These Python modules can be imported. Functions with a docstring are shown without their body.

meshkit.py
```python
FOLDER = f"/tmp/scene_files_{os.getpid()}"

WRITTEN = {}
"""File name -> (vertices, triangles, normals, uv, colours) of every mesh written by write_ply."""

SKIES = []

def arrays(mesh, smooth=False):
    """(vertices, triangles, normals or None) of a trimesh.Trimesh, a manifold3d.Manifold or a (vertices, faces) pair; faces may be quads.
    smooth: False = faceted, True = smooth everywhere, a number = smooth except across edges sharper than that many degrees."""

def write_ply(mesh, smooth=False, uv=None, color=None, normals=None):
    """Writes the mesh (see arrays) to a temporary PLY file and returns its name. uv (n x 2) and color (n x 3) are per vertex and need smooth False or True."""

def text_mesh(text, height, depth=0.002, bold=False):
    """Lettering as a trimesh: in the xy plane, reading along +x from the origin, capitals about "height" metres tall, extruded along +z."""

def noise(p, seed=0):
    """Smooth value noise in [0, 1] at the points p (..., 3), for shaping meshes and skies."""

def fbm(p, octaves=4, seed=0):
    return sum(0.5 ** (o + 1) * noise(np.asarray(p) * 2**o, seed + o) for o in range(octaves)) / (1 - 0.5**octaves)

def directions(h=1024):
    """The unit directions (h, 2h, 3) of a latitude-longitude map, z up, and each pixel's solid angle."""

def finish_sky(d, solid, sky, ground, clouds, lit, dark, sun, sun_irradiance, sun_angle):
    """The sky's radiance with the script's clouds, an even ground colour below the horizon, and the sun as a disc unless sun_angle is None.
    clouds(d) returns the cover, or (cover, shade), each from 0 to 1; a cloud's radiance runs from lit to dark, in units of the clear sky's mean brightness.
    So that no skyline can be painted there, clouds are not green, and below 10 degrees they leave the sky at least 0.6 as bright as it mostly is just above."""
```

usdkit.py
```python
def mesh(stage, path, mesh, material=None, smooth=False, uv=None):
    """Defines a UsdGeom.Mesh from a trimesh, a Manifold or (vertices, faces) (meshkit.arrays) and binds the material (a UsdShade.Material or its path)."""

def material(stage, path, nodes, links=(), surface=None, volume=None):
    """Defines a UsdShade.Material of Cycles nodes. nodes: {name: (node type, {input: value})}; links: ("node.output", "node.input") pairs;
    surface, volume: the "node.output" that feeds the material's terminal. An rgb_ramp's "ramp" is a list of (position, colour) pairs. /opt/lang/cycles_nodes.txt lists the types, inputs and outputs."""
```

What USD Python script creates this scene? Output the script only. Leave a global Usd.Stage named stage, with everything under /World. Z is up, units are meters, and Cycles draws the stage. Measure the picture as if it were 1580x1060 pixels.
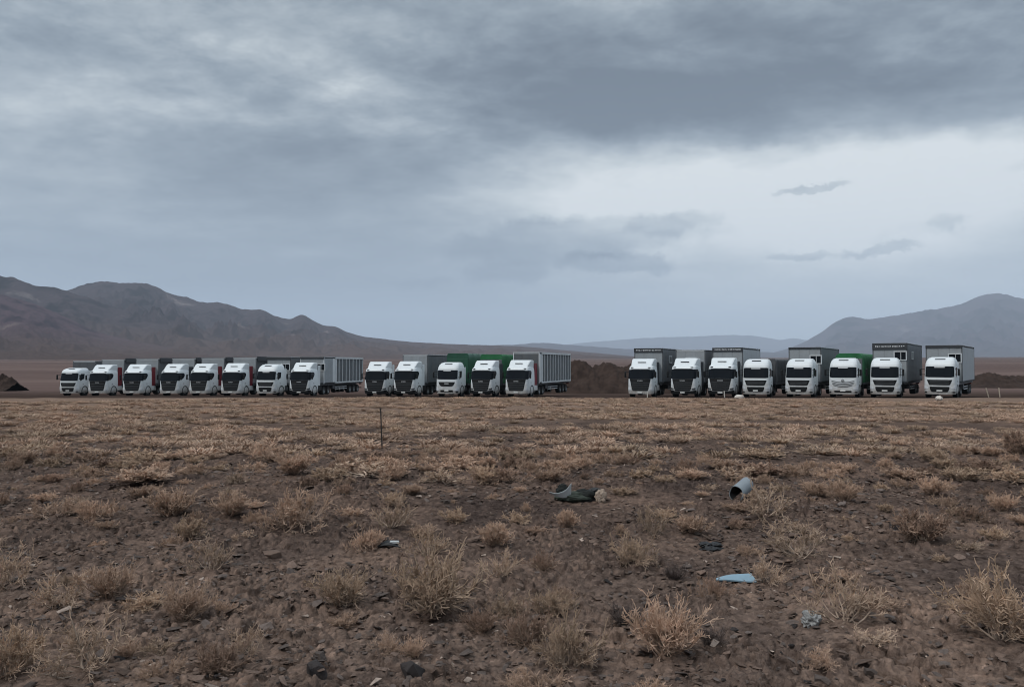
import math, random
import numpy as np, trimesh, shapely
from shapely.geometry import Polygon
import usdkit, meshkit
from scipy.spatial import cKDTree
from pxr import Usd, UsdGeom, UsdLux, UsdShade, Gf, Sdf, Vt

stage = Usd.Stage.CreateInMemory()
UsdGeom.Xform.Define(stage, '/World')
PI = math.pi

# ------------------------------------------------------------------ camera
EYE = (0.0, 0.0, 1.7)
F = 1200.0                      # focal length in pixels of a 1580 x 1060 picture
PITCH = math.atan(32 / F)       # looking 1.5 degrees up
cam = UsdGeom.Camera.Define(stage, '/World/camera')
cam.CreateHorizontalApertureAttr(36.0)
cam.CreateFocalLengthAttr(36.0 * F / 1580)
cam.CreateClippingRangeAttr(Gf.Vec2f(0.05, 200000))
cam.CreateExposureAttr(0.58)
cx = UsdGeom.Xformable(cam)
cx.AddTranslateOp().Set(Gf.Vec3d(*EYE))
cx.AddRotateXOp().Set(90 + math.degrees(PITCH))

# ------------------------------------------------------------------ sky and sun
SUN_EL, SUN_AZ = math.radians(52), math.radians(-128)     # the sun stands behind the clouds, back left of the camera
K = 0.745 / 0.1                                                # cloud colours below are the light they send at strength 0.1


def az_el(x, y):
    """Direction (azimuth from +y towards +x, elevation), radians, of a spot in the sky, given as it was measured."""
    a = math.atan((x - 790) / F)
    return a, math.atan((562 - y) / F * math.cos(a))


def sky():
    n, l = {}, []

    def node(name, kind, ins=None, **links):
        n[name] = (kind, ins or {})
        for k, v in links.items():
            l.append((v, f'{name}.{k}'))
        return name

    node('tc', 'texture_coordinate')
    node('d', 'separate_xyz', vector='tc.generated')
    node('az', 'math', {'math_type': 'arctan2'}, value1='d.x', value2='d.y')
    node('el', 'math', {'math_type': 'arcsine'}, value1='d.z')
    node('ae', 'combine_xyz', {'z': 0.0}, x='az.value', y='el.value')
    # cloud deck: the direction's hit with a high plane, so that clouds crowd together towards the horizon
    node('zz', 'math', {'math_type': 'maximum', 'value2': 0.0}, value1='d.z')
    node('zp', 'math', {'math_type': 'add', 'value2': 0.16}, value1='zz.value')
    node('px', 'math', {'math_type': 'divide'}, value1='d.x', value2='zp.value')
    node('py', 'math', {'math_type': 'divide'}, value1='d.y', value2='zp.value')
    node('deck', 'combine_xyz', {'z': 0.3}, x='px.value', y='py.value')
    node('deck1', 'mapping', {'location': DECK, 'rotation': (0, 0, 0.25)}, vector='deck.vector')
    node('n1', 'noise_texture', {'scale': 1.35, 'detail': 7.0, 'roughness': 0.56, 'distortion': 0.2}, vector='deck1.vector')
    node('deck2', 'mapping', {'scale': (0.95, 1.35, 1.0), 'location': (3.1, 7.7, 2.0), 'rotation': (0, 0, 0.5)}, vector='deck.vector')
    node('n2', 'noise_texture', {'scale': 3.1, 'detail': 7.0, 'roughness': 0.62, 'distortion': 0.25}, vector='deck2.vector')
    # warped angles for the larger banks of cloud
    node('wn', 'noise_texture', {'scale': 5.5, 'detail': 5.0, 'roughness': 0.55}, vector='ae.vector')
    node('wc', 'vector_math', {'math_type': 'subtract', 'vector2': (0.5, 0.5, 0.5)}, vector1='wn.color')
    node('ws', 'vector_math', {'math_type': 'multiply', 'vector2': (0.16, 0.075, 0.0)}, vector1='wc.vector')
    node('w', 'vector_math', {'math_type': 'add'}, vector1='ae.vector', vector2='ws.vector')
    node('wn2', 'noise_texture', {'scale': 22.0, 'detail': 7.0, 'roughness': 0.68}, vector='ae.vector')
    node('wc2', 'vector_math', {'math_type': 'subtract', 'vector2': (0.5, 0.5, 0.5)}, vector1='wn2.color')
    node('ws2', 'vector_math', {'math_type': 'multiply', 'vector2': (0.085, 0.045, 0.0)}, vector1='wc2.vector')
    node('v', 'vector_math', {'math_type': 'add'}, vector1='ae.vector', vector2='ws2.vector')

    total = ['g0']
    # brightness of the veil against elevation
    node('eln', 'map_range', {'from_min': -0.02, 'from_max': 0.48, 'clamp': True}, value='el.value')
    node('g0r', 'rgb_ramp', {'ramp': [(0.0, (0.29,) * 3), (0.09, (0.295,) * 3), (0.2, (0.34,) * 3), (0.36, (0.42,) * 3), (0.6, (0.43,) * 3), (1.0, (0.47,) * 3)]}, fac='eln.result')
    node('g0', 'rgb_to_bw', color='g0r.color')
    acc = 'g0.val'

    def plus(name, val):
        nonlocal acc
        node(name, 'math', {'math_type': 'add'}, value1=acc, value2=val)
        acc = f'{name}.value'

    # deck relief, fading out towards the horizon
    node('fade', 'map_range', {'from_min': 0.06, 'from_max': 0.36, 'to_min': 0.10, 'to_max': 1.1, 'clamp': True}, value='el.value')
    node('n1c', 'map_range', {'range_type': 'smoothstep', 'from_min': 0.36, 'from_max': 0.62, 'to_min': -0.13, 'to_max': 0.13, 'clamp': True}, value='n1.fac')
    node('n1f', 'math', {'math_type': 'multiply'}, value1='n1c.result', value2='fade.result')
    plus('b1', 'n1f.value')
    node('n2c', 'math', {'math_type': 'subtract', 'value2': 0.5}, value1='n2.fac')
    node('n2f', 'math', {'math_type': 'multiply'}, value1='n2c.value', value2='fade.result')
    node('n2g', 'math', {'math_type': 'multiply', 'value2': 0.72}, value1='n2f.value')
    plus('b2', 'n2g.value')

    node('deck3', 'mapping', {'scale': (1.15, 1.2, 1.0), 'location': (1.3, 4.1, 5.0), 'rotation': (0, 0, -0.35)}, vector='deck.vector')
    node('n3', 'noise_texture', {'scale': 7.0, 'detail': 6.0, 'roughness': 0.64, 'distortion': 0.2}, vector='deck3.vector')
    node('n3c', 'math', {'math_type': 'subtract', 'value2': 0.5}, value1='n3.fac')
    node('fade3', 'map_range', {'from_min': 0.10, 'from_max': 0.34, 'to_min': 0.0, 'to_max': 0.62, 'clamp': True}, value='el.value')
    node('n3f', 'math', {'math_type': 'multiply'}, value1='n3c.value', value2='fade3.result')
    plus('b3', 'n3f.value')

    def lobe(i, x, y, rx, ry, amp, rot=0.0, lo=0.0, hi=1.0, fine=False):
        a, e = az_el(x, y)
        node(f'm{i}', 'mapping', {'mapping_type': 'texture', 'location': (a, e, 0), 'rotation': (0, 0, rot), 'scale': (rx / F, ry / F, 1.0)}, vector=('v' if fine else 'w') + '.vector')
        node(f's{i}', 'gradient_texture', {'gradient_type': 'spherical'}, vector=f'm{i}.vector')
        node(f'r{i}', 'map_range', {'range_type': 'smoothstep', 'from_min': lo, 'from_max': hi, 'to_min': 0.0, 'to_max': amp, 'clamp': True}, value=f's{i}.fac')
        plus(f'a{i}', f'r{i}.result')

    L = LOBES
    for i, args in enumerate(L):
        lobe(i, **args)
    node('col', 'rgb_ramp', {'ramp': [(p, tuple(K * c for c in col)) for p, col in CLOUD_RAMP]}, fac=acc)
    # an overcast sky brightens towards the zenith
    node('zen', 'map_range', {'from_min': 0.45, 'from_max': 1.4, 'to_min': 1.0, 'to_max': ZENITH, 'clamp': True}, value='el.value')
    node('colz', 'vector_math', {'math_type': 'scale'}, vector1='col.color', scale='zen.result')
    node('sky', 'sky_texture', {'sky_type': 'single_scattering', 'sun_disc': False, 'sun_elevation': SUN_EL, 'sun_rotation': SUN_AZ, 'altitude': 3500.0})
    node('mix', 'mix', {'mix_type': 'mix', 'fac': 0.95}, color1='sky.color', color2='colz.vector')
    node('bg', 'background_shader', {'strength': 0.1}, color='mix.color')
    return usdkit.material(stage, '/World/Looks/sky', n, l, surface='bg.background')


CLOUD_RAMP = [(0.0, (0.112, 0.138, 0.168)), (0.2, (0.168, 0.203, 0.240)), (0.4, (0.258, 0.304, 0.344)), (0.6, (0.402, 0.450, 0.482)), (0.8, (0.60, 0.645, 0.655)), (1.0, (0.77, 0.80, 0.80))]
ZENITH = 3.6
DECK = (0.3, 7.7, 3.0)
LOBES = [
    dict(x=1180, y=115, rx=720, ry=125, amp=-0.19, rot=-0.10, lo=0.0, hi=0.5),       # the dark bank over the gap
    dict(x=1200, y=165, rx=520, ry=62, amp=-0.12, rot=-0.07, lo=0.05, hi=0.32, fine=True),
    dict(x=880, y=150, rx=300, ry=75, amp=-0.10, rot=-0.05, lo=0.0, hi=0.4),
    dict(x=480, y=262, rx=420, ry=80, amp=-0.10, rot=0.06, lo=0.0, hi=0.7),
    dict(x=430, y=470, rx=620, ry=130, amp=-0.09, rot=0.0, lo=0.0, hi=0.9),         # rain under the left clouds
    dict(x=150, y=60, rx=330, ry=70, amp=-0.12, rot=0.1),
    dict(x=110, y=150, rx=260, ry=80, amp=0.10, rot=0.1),
    dict(x=1180, y=300, rx=720, ry=125, amp=0.36, rot=-0.02, lo=0.0, hi=0.62),       # the bright gap
    dict(x=1000, y=298, rx=260, ry=70, amp=0.22, rot=0.0, lo=0.0, hi=0.8),
    dict(x=1420, y=260, rx=330, ry=70, amp=0.12, rot=-0.05, lo=0.0, hi=0.8),
    dict(x=1330, y=430, rx=780, ry=240, amp=0.36, rot=0.0, lo=0.0, hi=0.9),
    dict(x=930, y=225, rx=260, ry=45, amp=0.10, rot=0.0, lo=0.0, hi=0.8),
    dict(x=900, y=365, rx=260, ry=48, amp=-0.27, rot=0.07, lo=0.08, hi=0.5, fine=True),
    dict(x=1040, y=345, rx=110, ry=24, amp=-0.14, rot=0.12, lo=0.1, hi=0.5, fine=True),
    dict(x=955, y=405, rx=130, ry=26, amp=-0.24, rot=-0.04, lo=0.15, hi=0.5, fine=True),
    dict(x=1250, y=287, rx=85, ry=12, amp=-0.40, rot=0.02, lo=0.25, hi=0.6, fine=True),
    dict(x=1360, y=382, rx=90, ry=14, amp=-0.30, rot=0.06, lo=0.25, hi=0.6, fine=True),
    dict(x=1240, y=394, rx=75, ry=12, amp=-0.26, rot=-0.03, lo=0.25, hi=0.6, fine=True),
    dict(x=1468, y=340, rx=36, ry=18, amp=-0.18, rot=0.0, lo=0.2, hi=0.6, fine=True),
    dict(x=1420, y=355, rx=130, ry=14, amp=-0.08, rot=0.12, lo=0.2, hi=0.6, fine=True),
    dict(x=790, y=418, rx=100, ry=30, amp=-0.20, rot=0.05, lo=0.15, hi=0.6, fine=True),
    dict(x=650, y=434, rx=90, ry=14, amp=-0.10, rot=0.05, lo=0.2, hi=0.8, fine=True),
]
dome = UsdLux.DomeLight.Define(stage, '/World/sky')
dome.GetPrim().SetCustomDataByKey('kind', 'structure')
UsdShade.MaterialBindingAPI.Apply(dome.GetPrim()).Bind(sky())

sun = UsdLux.DistantLight.Define(stage, '/World/sun')
sun.CreateIntensityAttr(0.4)
sun.CreateAngleAttr(24.0)
sun.CreateNormalizeAttr(True)
sun.CreateColorAttr(Gf.Vec3f(1.0, 0.97, 0.93))
sx = UsdGeom.Xformable(sun)
sx.AddRotateZOp().Set(-math.degrees(SUN_AZ))
sx.AddRotateXOp().Set(-(90 - math.degrees(SUN_EL)))

# ------------------------------------------------------------------ helpers
rng = np.random.default_rng(11)
LOOKS = {}


def mat(name, nodes, links, surface='p.BSDF', volume=None):
    LOOKS[name] = usdkit.material(stage, f'/World/Looks/{name}', nodes, links, surface=surface, volume=volume)
    return LOOKS[name]


def plain(name, col, rough=0.6, metallic=0.0, vary=0.25, scale=3.0, spec=0.4, dirt=None, coat=0.0):
    """A paint or other plain stuff with a little grain, and dust of its own shape where asked for."""
    a = tuple(c * (1 - vary) for c in col)
    b = tuple(min(1, c * (1 + vary * 0.5)) for c in col)
    n = {'tc': ('texture_coordinate', {}),
         'n': ('noise_texture', {'scale': scale, 'detail': 6.0, 'roughness': 0.65}),
         'r': ('rgb_ramp', {'ramp': [(0.3, a), (0.55, col), (0.8, b)]}),
         'p': ('principled_bsdf', {'roughness': rough, 'metallic': metallic, 'specular_ior_level': spec, 'coat_weight': coat})}
    l = [('tc.object', 'n.vector'), ('n.fac', 'r.fac')]
    if dirt:
        n['n2'] = ('noise_texture', {'scale': 1.3, 'detail': 8.0, 'roughness': 0.7})
        n['m2'] = ('map_range', {'from_min': 0.48, 'from_max': 0.72, 'to_min': 0.0, 'to_max': 0.75, 'clamp': True})
        n['mx'] = ('mix', {'mix_type': 'mix', 'color2': dirt})
        l += [('tc.object', 'n2.vector'), ('n2.fac', 'm2.value'), ('m2.result', 'mx.fac'), ('r.color', 'mx.color1'), ('mx.color', 'p.base_color')]
    else:
        l += [('r.color', 'p.base_color')]
    return mat(name, n, l)


TAKEN = {}


def path_of(name, parent=None):
    base = (str(parent.GetPath()) if parent is not None else '/World') + '/' + name
    k = TAKEN.get(base, 0)
    TAKEN[base] = k + 1
    return base if k == 0 else f'{base}_{k:03d}'


def key(prim, **kw):
    for k, v in kw.items():
        if v:
            prim.SetCustomDataByKey(k, v)
    return prim


def obj(name, mesh, material, parent=None, smooth=False, **kw):
    p = usdkit.mesh(stage, path_of(name, parent), mesh, LOOKS[material] if isinstance(material, str) else material, smooth=smooth).GetPrim()
    return key(p, **kw)


def place(prim, loc, rz=0.0, scale=None, tilt=None):
    x = UsdGeom.Xformable(prim)
    x.ClearXformOpOrder()
    x.AddTranslateOp().Set(Gf.Vec3d(*map(float, loc)))
    if tilt:
        x.AddRotateXYZOp().Set(Gf.Vec3f(float(tilt[0]), float(tilt[1]), float(math.degrees(rz))))
    else:
        x.AddRotateZOp().Set(float(math.degrees(rz)))
    if scale is not None:
        x.AddScaleOp().Set(Gf.Vec3f(*map(float, np.broadcast_to(scale, 3))))


def thing(name, label, category, loc=(0, 0, 0), rz=0.0, group=None, scale=None, source=None, tilt=None):
    x = UsdGeom.Xform.Define(stage, path_of(name)).GetPrim()
    place(x, loc, rz, scale, tilt)
    if source is not None:
        x.GetReferences().AddInternalReference(source.GetPath() if hasattr(source, 'GetPath') else source)
        x.SetInstanceable(True)
    return key(x, label=label, category=category, group=group)


def box(sx, sy, sz, c=(0, 0, 0)):
    m = trimesh.creation.box([sx, sy, sz])
    m.apply_translation(c)
    return m


def rbox(sx, sy, sz, c=(0, 0, 0), r=0.03):
    """A box with chamfered edges."""
    r = min(r, sx * 0.45, sy * 0.45, sz * 0.45)
    h = np.array([sx, sy, sz]) / 2
    pts = [(2 * np.array(c3) - 1) * (h - r * (1 - np.eye(3)[k])) for c3 in np.ndindex(2, 2, 2) for k in range(3)]
    m = trimesh.convex.convex_hull(np.array(pts))
    m.apply_translation(c)
    return m


def cyl(p0, p1, r, n=16):
    return trimesh.creation.cylinder(radius=r, segment=[p0, p1], sections=n)


def cat(ms):
    return trimesh.util.concatenate([m for m in ms if m is not None])


def tubes(P, R, sides=3):
    """N polylines of k points (N, k, 3) with radii (N, k) as one mesh of thin tubes."""
    N, k, _ = P.shape
    t = np.gradient(P, axis=1)
    t /= np.linalg.norm(t, axis=2, keepdims=True) + 1e-12
    ref = np.where(np.abs(t[..., 2:]) < 0.9, np.array([0, 0, 1.0]), np.array([1.0, 0, 0]))
    a = np.cross(t, ref)
    a /= np.linalg.norm(a, axis=2, keepdims=True) + 1e-12
    b = np.cross(t, a)
    ang = np.arange(sides) * 2 * PI / sides
    v = P[:, :, None] + R[:, :, None, None] * (np.cos(ang)[:, None] * a[:, :, None] + np.sin(ang)[:, None] * b[:, :, None])
    base = (np.arange(N) * k * sides)[:, None, None]
    i, j = np.meshgrid(np.arange(k - 1), np.arange(sides), indexing='ij')
    q = np.stack([i * sides + j, i * sides + (j + 1) % sides, (i + 1) * sides + (j + 1) % sides, (i + 1) * sides + j], -1).reshape(1, -1, 4) + base
    q = q.reshape(-1, 4)
    return trimesh.Trimesh(v.reshape(-1, 3), np.vstack([q[:, [0, 1, 2]], q[:, [0, 2, 3]]]), process=False)


# ------------------------------------------------------------------ the lie of the land
def sstep(x, a, b):
    t = np.clip((np.asarray(x, float) - a) / (b - a), 0, 1)
    return t * t * (3 - 2 * t)


def base_z(x, y):
    """Height of the land without its small relief: a field falling gently from the viewer, a graded yard below its edge, then the plain rising to the mountains."""
    x, y = np.broadcast_arrays(np.asarray(x, float), np.asarray(y, float))
    r = np.hypot(x, y)
    field = -0.0137 * np.minimum(y, 57.0)
    slope = field - 0.043 * np.clip(y - 57, 0, 9)
    yard = -1.17 - 0.0335 * (np.clip(y, 66, 116) - 66)
    z = np.where(y < 66, slope, yard)
    z = z - 0.3 * sstep(y, 116, 150)
    far = np.clip(r - 230, 0, 3800)
    return z + np.where(y > 60, 0.0095 * far * sstep(r, 230, 700), 0.0)


def ground_hit(X, Y):
    """The point of the land seen at a spot of the photograph (1580 x 1060)."""
    c, s = math.cos(PITCH), math.sin(PITCH)
    d = np.array([X - 790, F * c - (530 - Y) * s, (530 - Y) * c + F * s]) / F
    t = np.geomspace(1.5, 600, 40000)
    P = np.array(EYE) + d * t[:, None]
    return P[np.argmax(P[:, 2] < base_z(P[:, 0], P[:, 1]))]


# named shrubs: (x, y of the foot, width, height in the photograph, kind)
SHRUBS = [
    (447, 822, 112, 54, 'mat', 'wide low straw-coloured shrub, broadest of the plants in the left middle ground'),
    (672, 944, 104, 88, 'bush', 'large tawny shrub with bare lower stems, tallest plant left of the picture centre'),
    (878, 1020, 80, 76, 'bush', 'dense golden shrub standing in front of a browner one near the bottom centre'),
    (1026, 1010, 92, 82, 'grass', 'spiky straw shrub beside the dark grey tuft near the bottom right of centre'),
    (1543, 1002, 112, 98, 'bush', 'big golden dome shrub with pale bare feet at the right picture edge'),
    (976, 873, 64, 46, 'bush', 'round golden cushion shrub standing alone on bare soil right of centre'),
    (1424, 842, 66, 46, 'bush', 'brown round cushion shrub with a dark shaded foot, right middle ground'),
    (1232, 866, 90, 52, 'twig', 'straggly pale shrub with one long leaning stick behind the blue sheet'),
    (132, 1034, 112, 82, 'twig', 'large sprawling shrub of long curved pale stems, bottom left'),
    (14, 1034, 76, 72, 'bush', 'golden shrub cut by the left picture edge at the bottom'),
    (92, 936, 74, 52, 'twig', 'open pale twiggy shrub left of a denser grey one, lower left'),
    (166, 926, 66, 50, 'grass', 'greyish dense shrub between two open twiggy ones, lower left'),
    (284, 956, 62, 54, 'grass', 'upright straw tuft standing alone in the lower left ground'),
    (324, 884, 58, 46, 'twig', 'sparse forked pale shrub with upright fingers, left middle ground'),
    (524, 936, 70, 52, 'grass', 'loose straw shrub left of the large tawny one'),
    (772, 892, 56, 40, 'twig', 'low shrub with a curved bare trunk ringed round its foot'),
    (766, 842, 46, 36, 'grass', 'small upright straw tuft behind the shrub with the curved trunk'),
    (816, 982, 70, 56, 'bush', 'brown spreading shrub behind the dense golden one, bottom centre'),
    (852, 944, 58, 36, 'bush', 'small golden shrub with a black hollow under it, bottom centre'),
    (1304, 968, 100, 76, 'twig', 'tall very open shrub of bare crooked sticks beside the crumpled grey scrap'),
    (1096, 994, 40, 34, 'dark', 'small charcoal grey dead tuft beside the spiky straw shrub'),
    (966, 962, 50, 36, 'dark', 'dark grey brown dead clump left of the spiky straw shrub'),
    (1042, 892, 34, 26, 'dark', 'small dark brown tuft left of the blue sheet'),
    (1182, 804, 74, 44, 'twig', 'straw shrub of tangled stems right in front of the cut grey tube'),
    (262, 806, 56, 40, 'grass', 'leaning straw tuft left of the widest low shrub'),
    (144, 810, 56, 28, 'mat', 'low straw tuft at the right end of a row, left middle ground'),
    (88, 804, 60, 24, 'mat', 'flat straw tuft left of another low one, left middle ground'),
    (291, 832, 40, 30, 'bush', 'small round straw tuft below and left of the widest low shrub'),
    (356, 804, 52, 34, 'grass', 'straw tuft touching the left end of the widest low shrub'),
    (18, 908, 64, 60, 'twig', 'grey twiggy shrub at the left picture edge'),
    (1006, 828, 44, 42, 'twig', 'leaning pale twig bush behind the round golden cushion'),
    (746, 750, 38, 24, 'bush', 'small fuzzy tuft left of the scattered rubbish'),
    (456, 738, 44, 28, 'grass', 'straw tuft in the left middle field'),
    (606, 818, 56, 42, 'twig', 'pale forked twig rising above the black plastic scrap'),
    (572, 846, 48, 26, 'mat', 'low tuft left against the black plastic scrap'),
    (836, 876, 42, 30, 'bush', 'small brown tuft between the curved trunk shrub and the golden cushion'),
    (1572, 708, 34, 40, 'bush', 'brown bushy shrub at the right picture edge in the middle field'),
    (1302, 782, 40, 30, 'grass', 'straw tuft right of the cut grey tube'),
    (1184, 898, 50, 46, 'twig', 'fork-footed straw shrub at the right end of the blue sheet'),
    (1262, 776, 36, 24, 'grass', 'small tuft between the cut tube and the brown cushion'),
    (1068, 826, 46, 26, 'grass', 'thin pale tuft behind the black rag'),
    (640, 1012, 34, 30, 'grass', 'small tuft growing just behind the dark angular stone'),
    (740, 966, 44, 34, 'grass', 'thin brown tuft right of the large tawny shrub'),
    (384, 1006, 50, 44, 'twig', 'thin sprawling twigs right of the bottom left shrub'),
    (418, 706, 62, 24, 'mat', 'wide pale tuft in the middle field left of the iron stake'),
    (600, 716, 44, 20, 'mat', 'low tuft just below the iron stake'),
    (876, 812, 30, 28, 'grass', 'small upright tuft below the scattered rubbish'),
    (1546, 796, 34, 28, 'grass', 'small tuft below the brown bush near the right edge'),
    (1440, 770, 40, 26, 'grass', 'straw tuft above the brown cushion shrub'),
    (196, 1012, 30, 24, 'grass', 'stray stems at the right foot of the bottom left shrub'),
    (250, 1042, 60, 26, 'mat', 'flat stems lying along the soil at the bottom left'),
    (1500, 812, 64, 22, 'mat', 'grey brown litter of twigs in the right middle ground'),
    (660, 860, 60, 40, 'twig', 'arching pale stems behind the large tawny shrub'),
]
SH = []
for (X, Y, w, h, kind, lab) in SHRUBS:
    p = ground_hit(X, Y)
    d = p[1]
    SH.append((p[0], p[1], w * d / F, h * d / F, kind, lab))
MOUNDS = np.array([(s[0], s[1] + 0.08, 0.32 * s[2] + 0.08, 0.02 + 0.03 * (s[2] > 0.3)) for s in SH if s[1] < 14])


def small_relief(x, y, fine=True):
    p = np.stack([x, y, np.zeros_like(x)], -1)
    h = 0.16 * (meshkit.fbm(p / 3.1, 3, 3) - 0.5) + 0.05 * (meshkit.fbm(p / 0.7 + 5, 3, 8) - 0.5)
    return h


def relief(x, y):
    """Small relief of the field, metres."""
    r = np.hypot(x, y)
    h = small_relief(x, y)
    near = (r < 26) & (y > 0.5)
    if near.any():
        xs, ys, rs = x[near], y[near], r[near]
        p = np.stack([xs, ys, 0 * xs], -1)
        wx = xs + 0.05 * (meshkit.fbm(p / 0.13, 2, 21) - 0.5)
        wy = ys + 0.05 * (meshkit.fbm(p / 0.13 + 9, 2, 22) - 0.5)
        add = np.zeros_like(xs)
        patch = sstep(meshkit.fbm(p / 0.9 + 3, 3, 31), 0.38, 0.6)
        for cell, amp, far, seed in ((0.20, 0.040, 26, 1), (0.095, 0.030, 16, 2), (0.048, 0.013, 9, 3)):
            g = np.random.default_rng(seed)
            sel = rs < far
            if not sel.any():
                continue
            x0, x1, y0, y1 = xs[sel].min() - 1, xs[sel].max() + 1, ys[sel].min() - 1, ys[sel].max() + 1
            gx, gy = np.meshgrid(np.arange(x0, x1, cell), np.arange(y0, y1, cell * 0.75))
            c = np.stack([gx.ravel(), gy.ravel()], -1) + g.uniform(-0.5, 0.5, (gx.size, 2)) * cell
            c = c[(np.hypot(c[:, 0], c[:, 1]) < far + 1) & (np.abs(np.arctan2(c[:, 0], c[:, 1])) < 0.72)]
            hgt, tilt = g.uniform(0, 1, len(c)), g.normal(0, 1, (len(c), 2))
            q = np.stack([wx[sel], wy[sel] * 1.0], -1)
            dd, ii = cKDTree(c).query(q, k=2)
            e = (dd[:, 1] - dd[:, 0]) / cell
            off = (q - c[ii[:, 0]]) / cell
            plate = sstep(e, 0.03, 0.26) * (0.30 + 1.1 * hgt[ii[:, 0]] ** 2.2 + 0.6 * (off * tilt[ii[:, 0]]).sum(1))
            add[sel] += amp * plate * (0.4 + 0.6 * patch[sel]) * (1 - sstep(rs[sel], far * 0.7, far))
        if len(MOUNDS):
            for mx, my, mr, mh in MOUNDS:
                d2 = ((xs - mx) ** 2 + (ys - my) ** 2) / mr ** 2
                k = d2 < 9
                w = np.exp(-d2[k])
                add[k] = add[k] * (1 - 0.75 * w) + mh * w
        h[near] += add
    return h


def land_z(x, y):
    x, y = np.atleast_1d(np.asarray(x, float)), np.atleast_1d(np.asarray(y, float))
    r = np.hypot(x, y)
    k = 1 - sstep(y, 57, 64) * 0.85
    k = np.where(r > 140, 1 + (r - 140) / 220, k)
    return base_z(x, y) + np.where(r < 140, relief(x, y) * k, small_relief(x, y) * k)


def make_ground():
    az_in = np.linspace(-0.66, 0.66, 900)
    az_out = np.linspace(0.66, 2 * PI - 0.66, 60)[1:-1]
    az = np.concatenate([az_in, az_out])
    rs = [0.0, 0.6, 1.2, 1.8, 2.3, 2.7, 3.0, 3.2]
    r = 3.3
    while r < 42000:
        rs.append(r)
        if r < 70:
            r += min(0.62 * r * r / 1321, 0.012 * r)
        elif r < 180:
            r += 0.02 * r
        else:
            r += 0.06 * r
    rs = np.array(rs)
    A, R = np.meshgrid(az, rs, indexing='xy')
    x, y = R * np.sin(A), R * np.cos(A)
    z = land_z(x.ravel(), y.ravel()).reshape(x.shape)
    n, m = len(rs), len(az)
    i, j = np.meshgrid(np.arange(n - 1), np.arange(m), indexing='ij')
    a, b, c, d = i * m + j, i * m + (j + 1) % m, (i + 1) * m + (j + 1) % m, (i + 1) * m + j
    q = np.stack([a, d, c, b], -1).reshape(-1, 4)
    f = np.vstack([q[:, [0, 1, 2]], q[:, [0, 2, 3]]])
    return trimesh.Trimesh(np.stack([x, y, z], -1).reshape(-1, 3), f, process=False)


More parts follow.
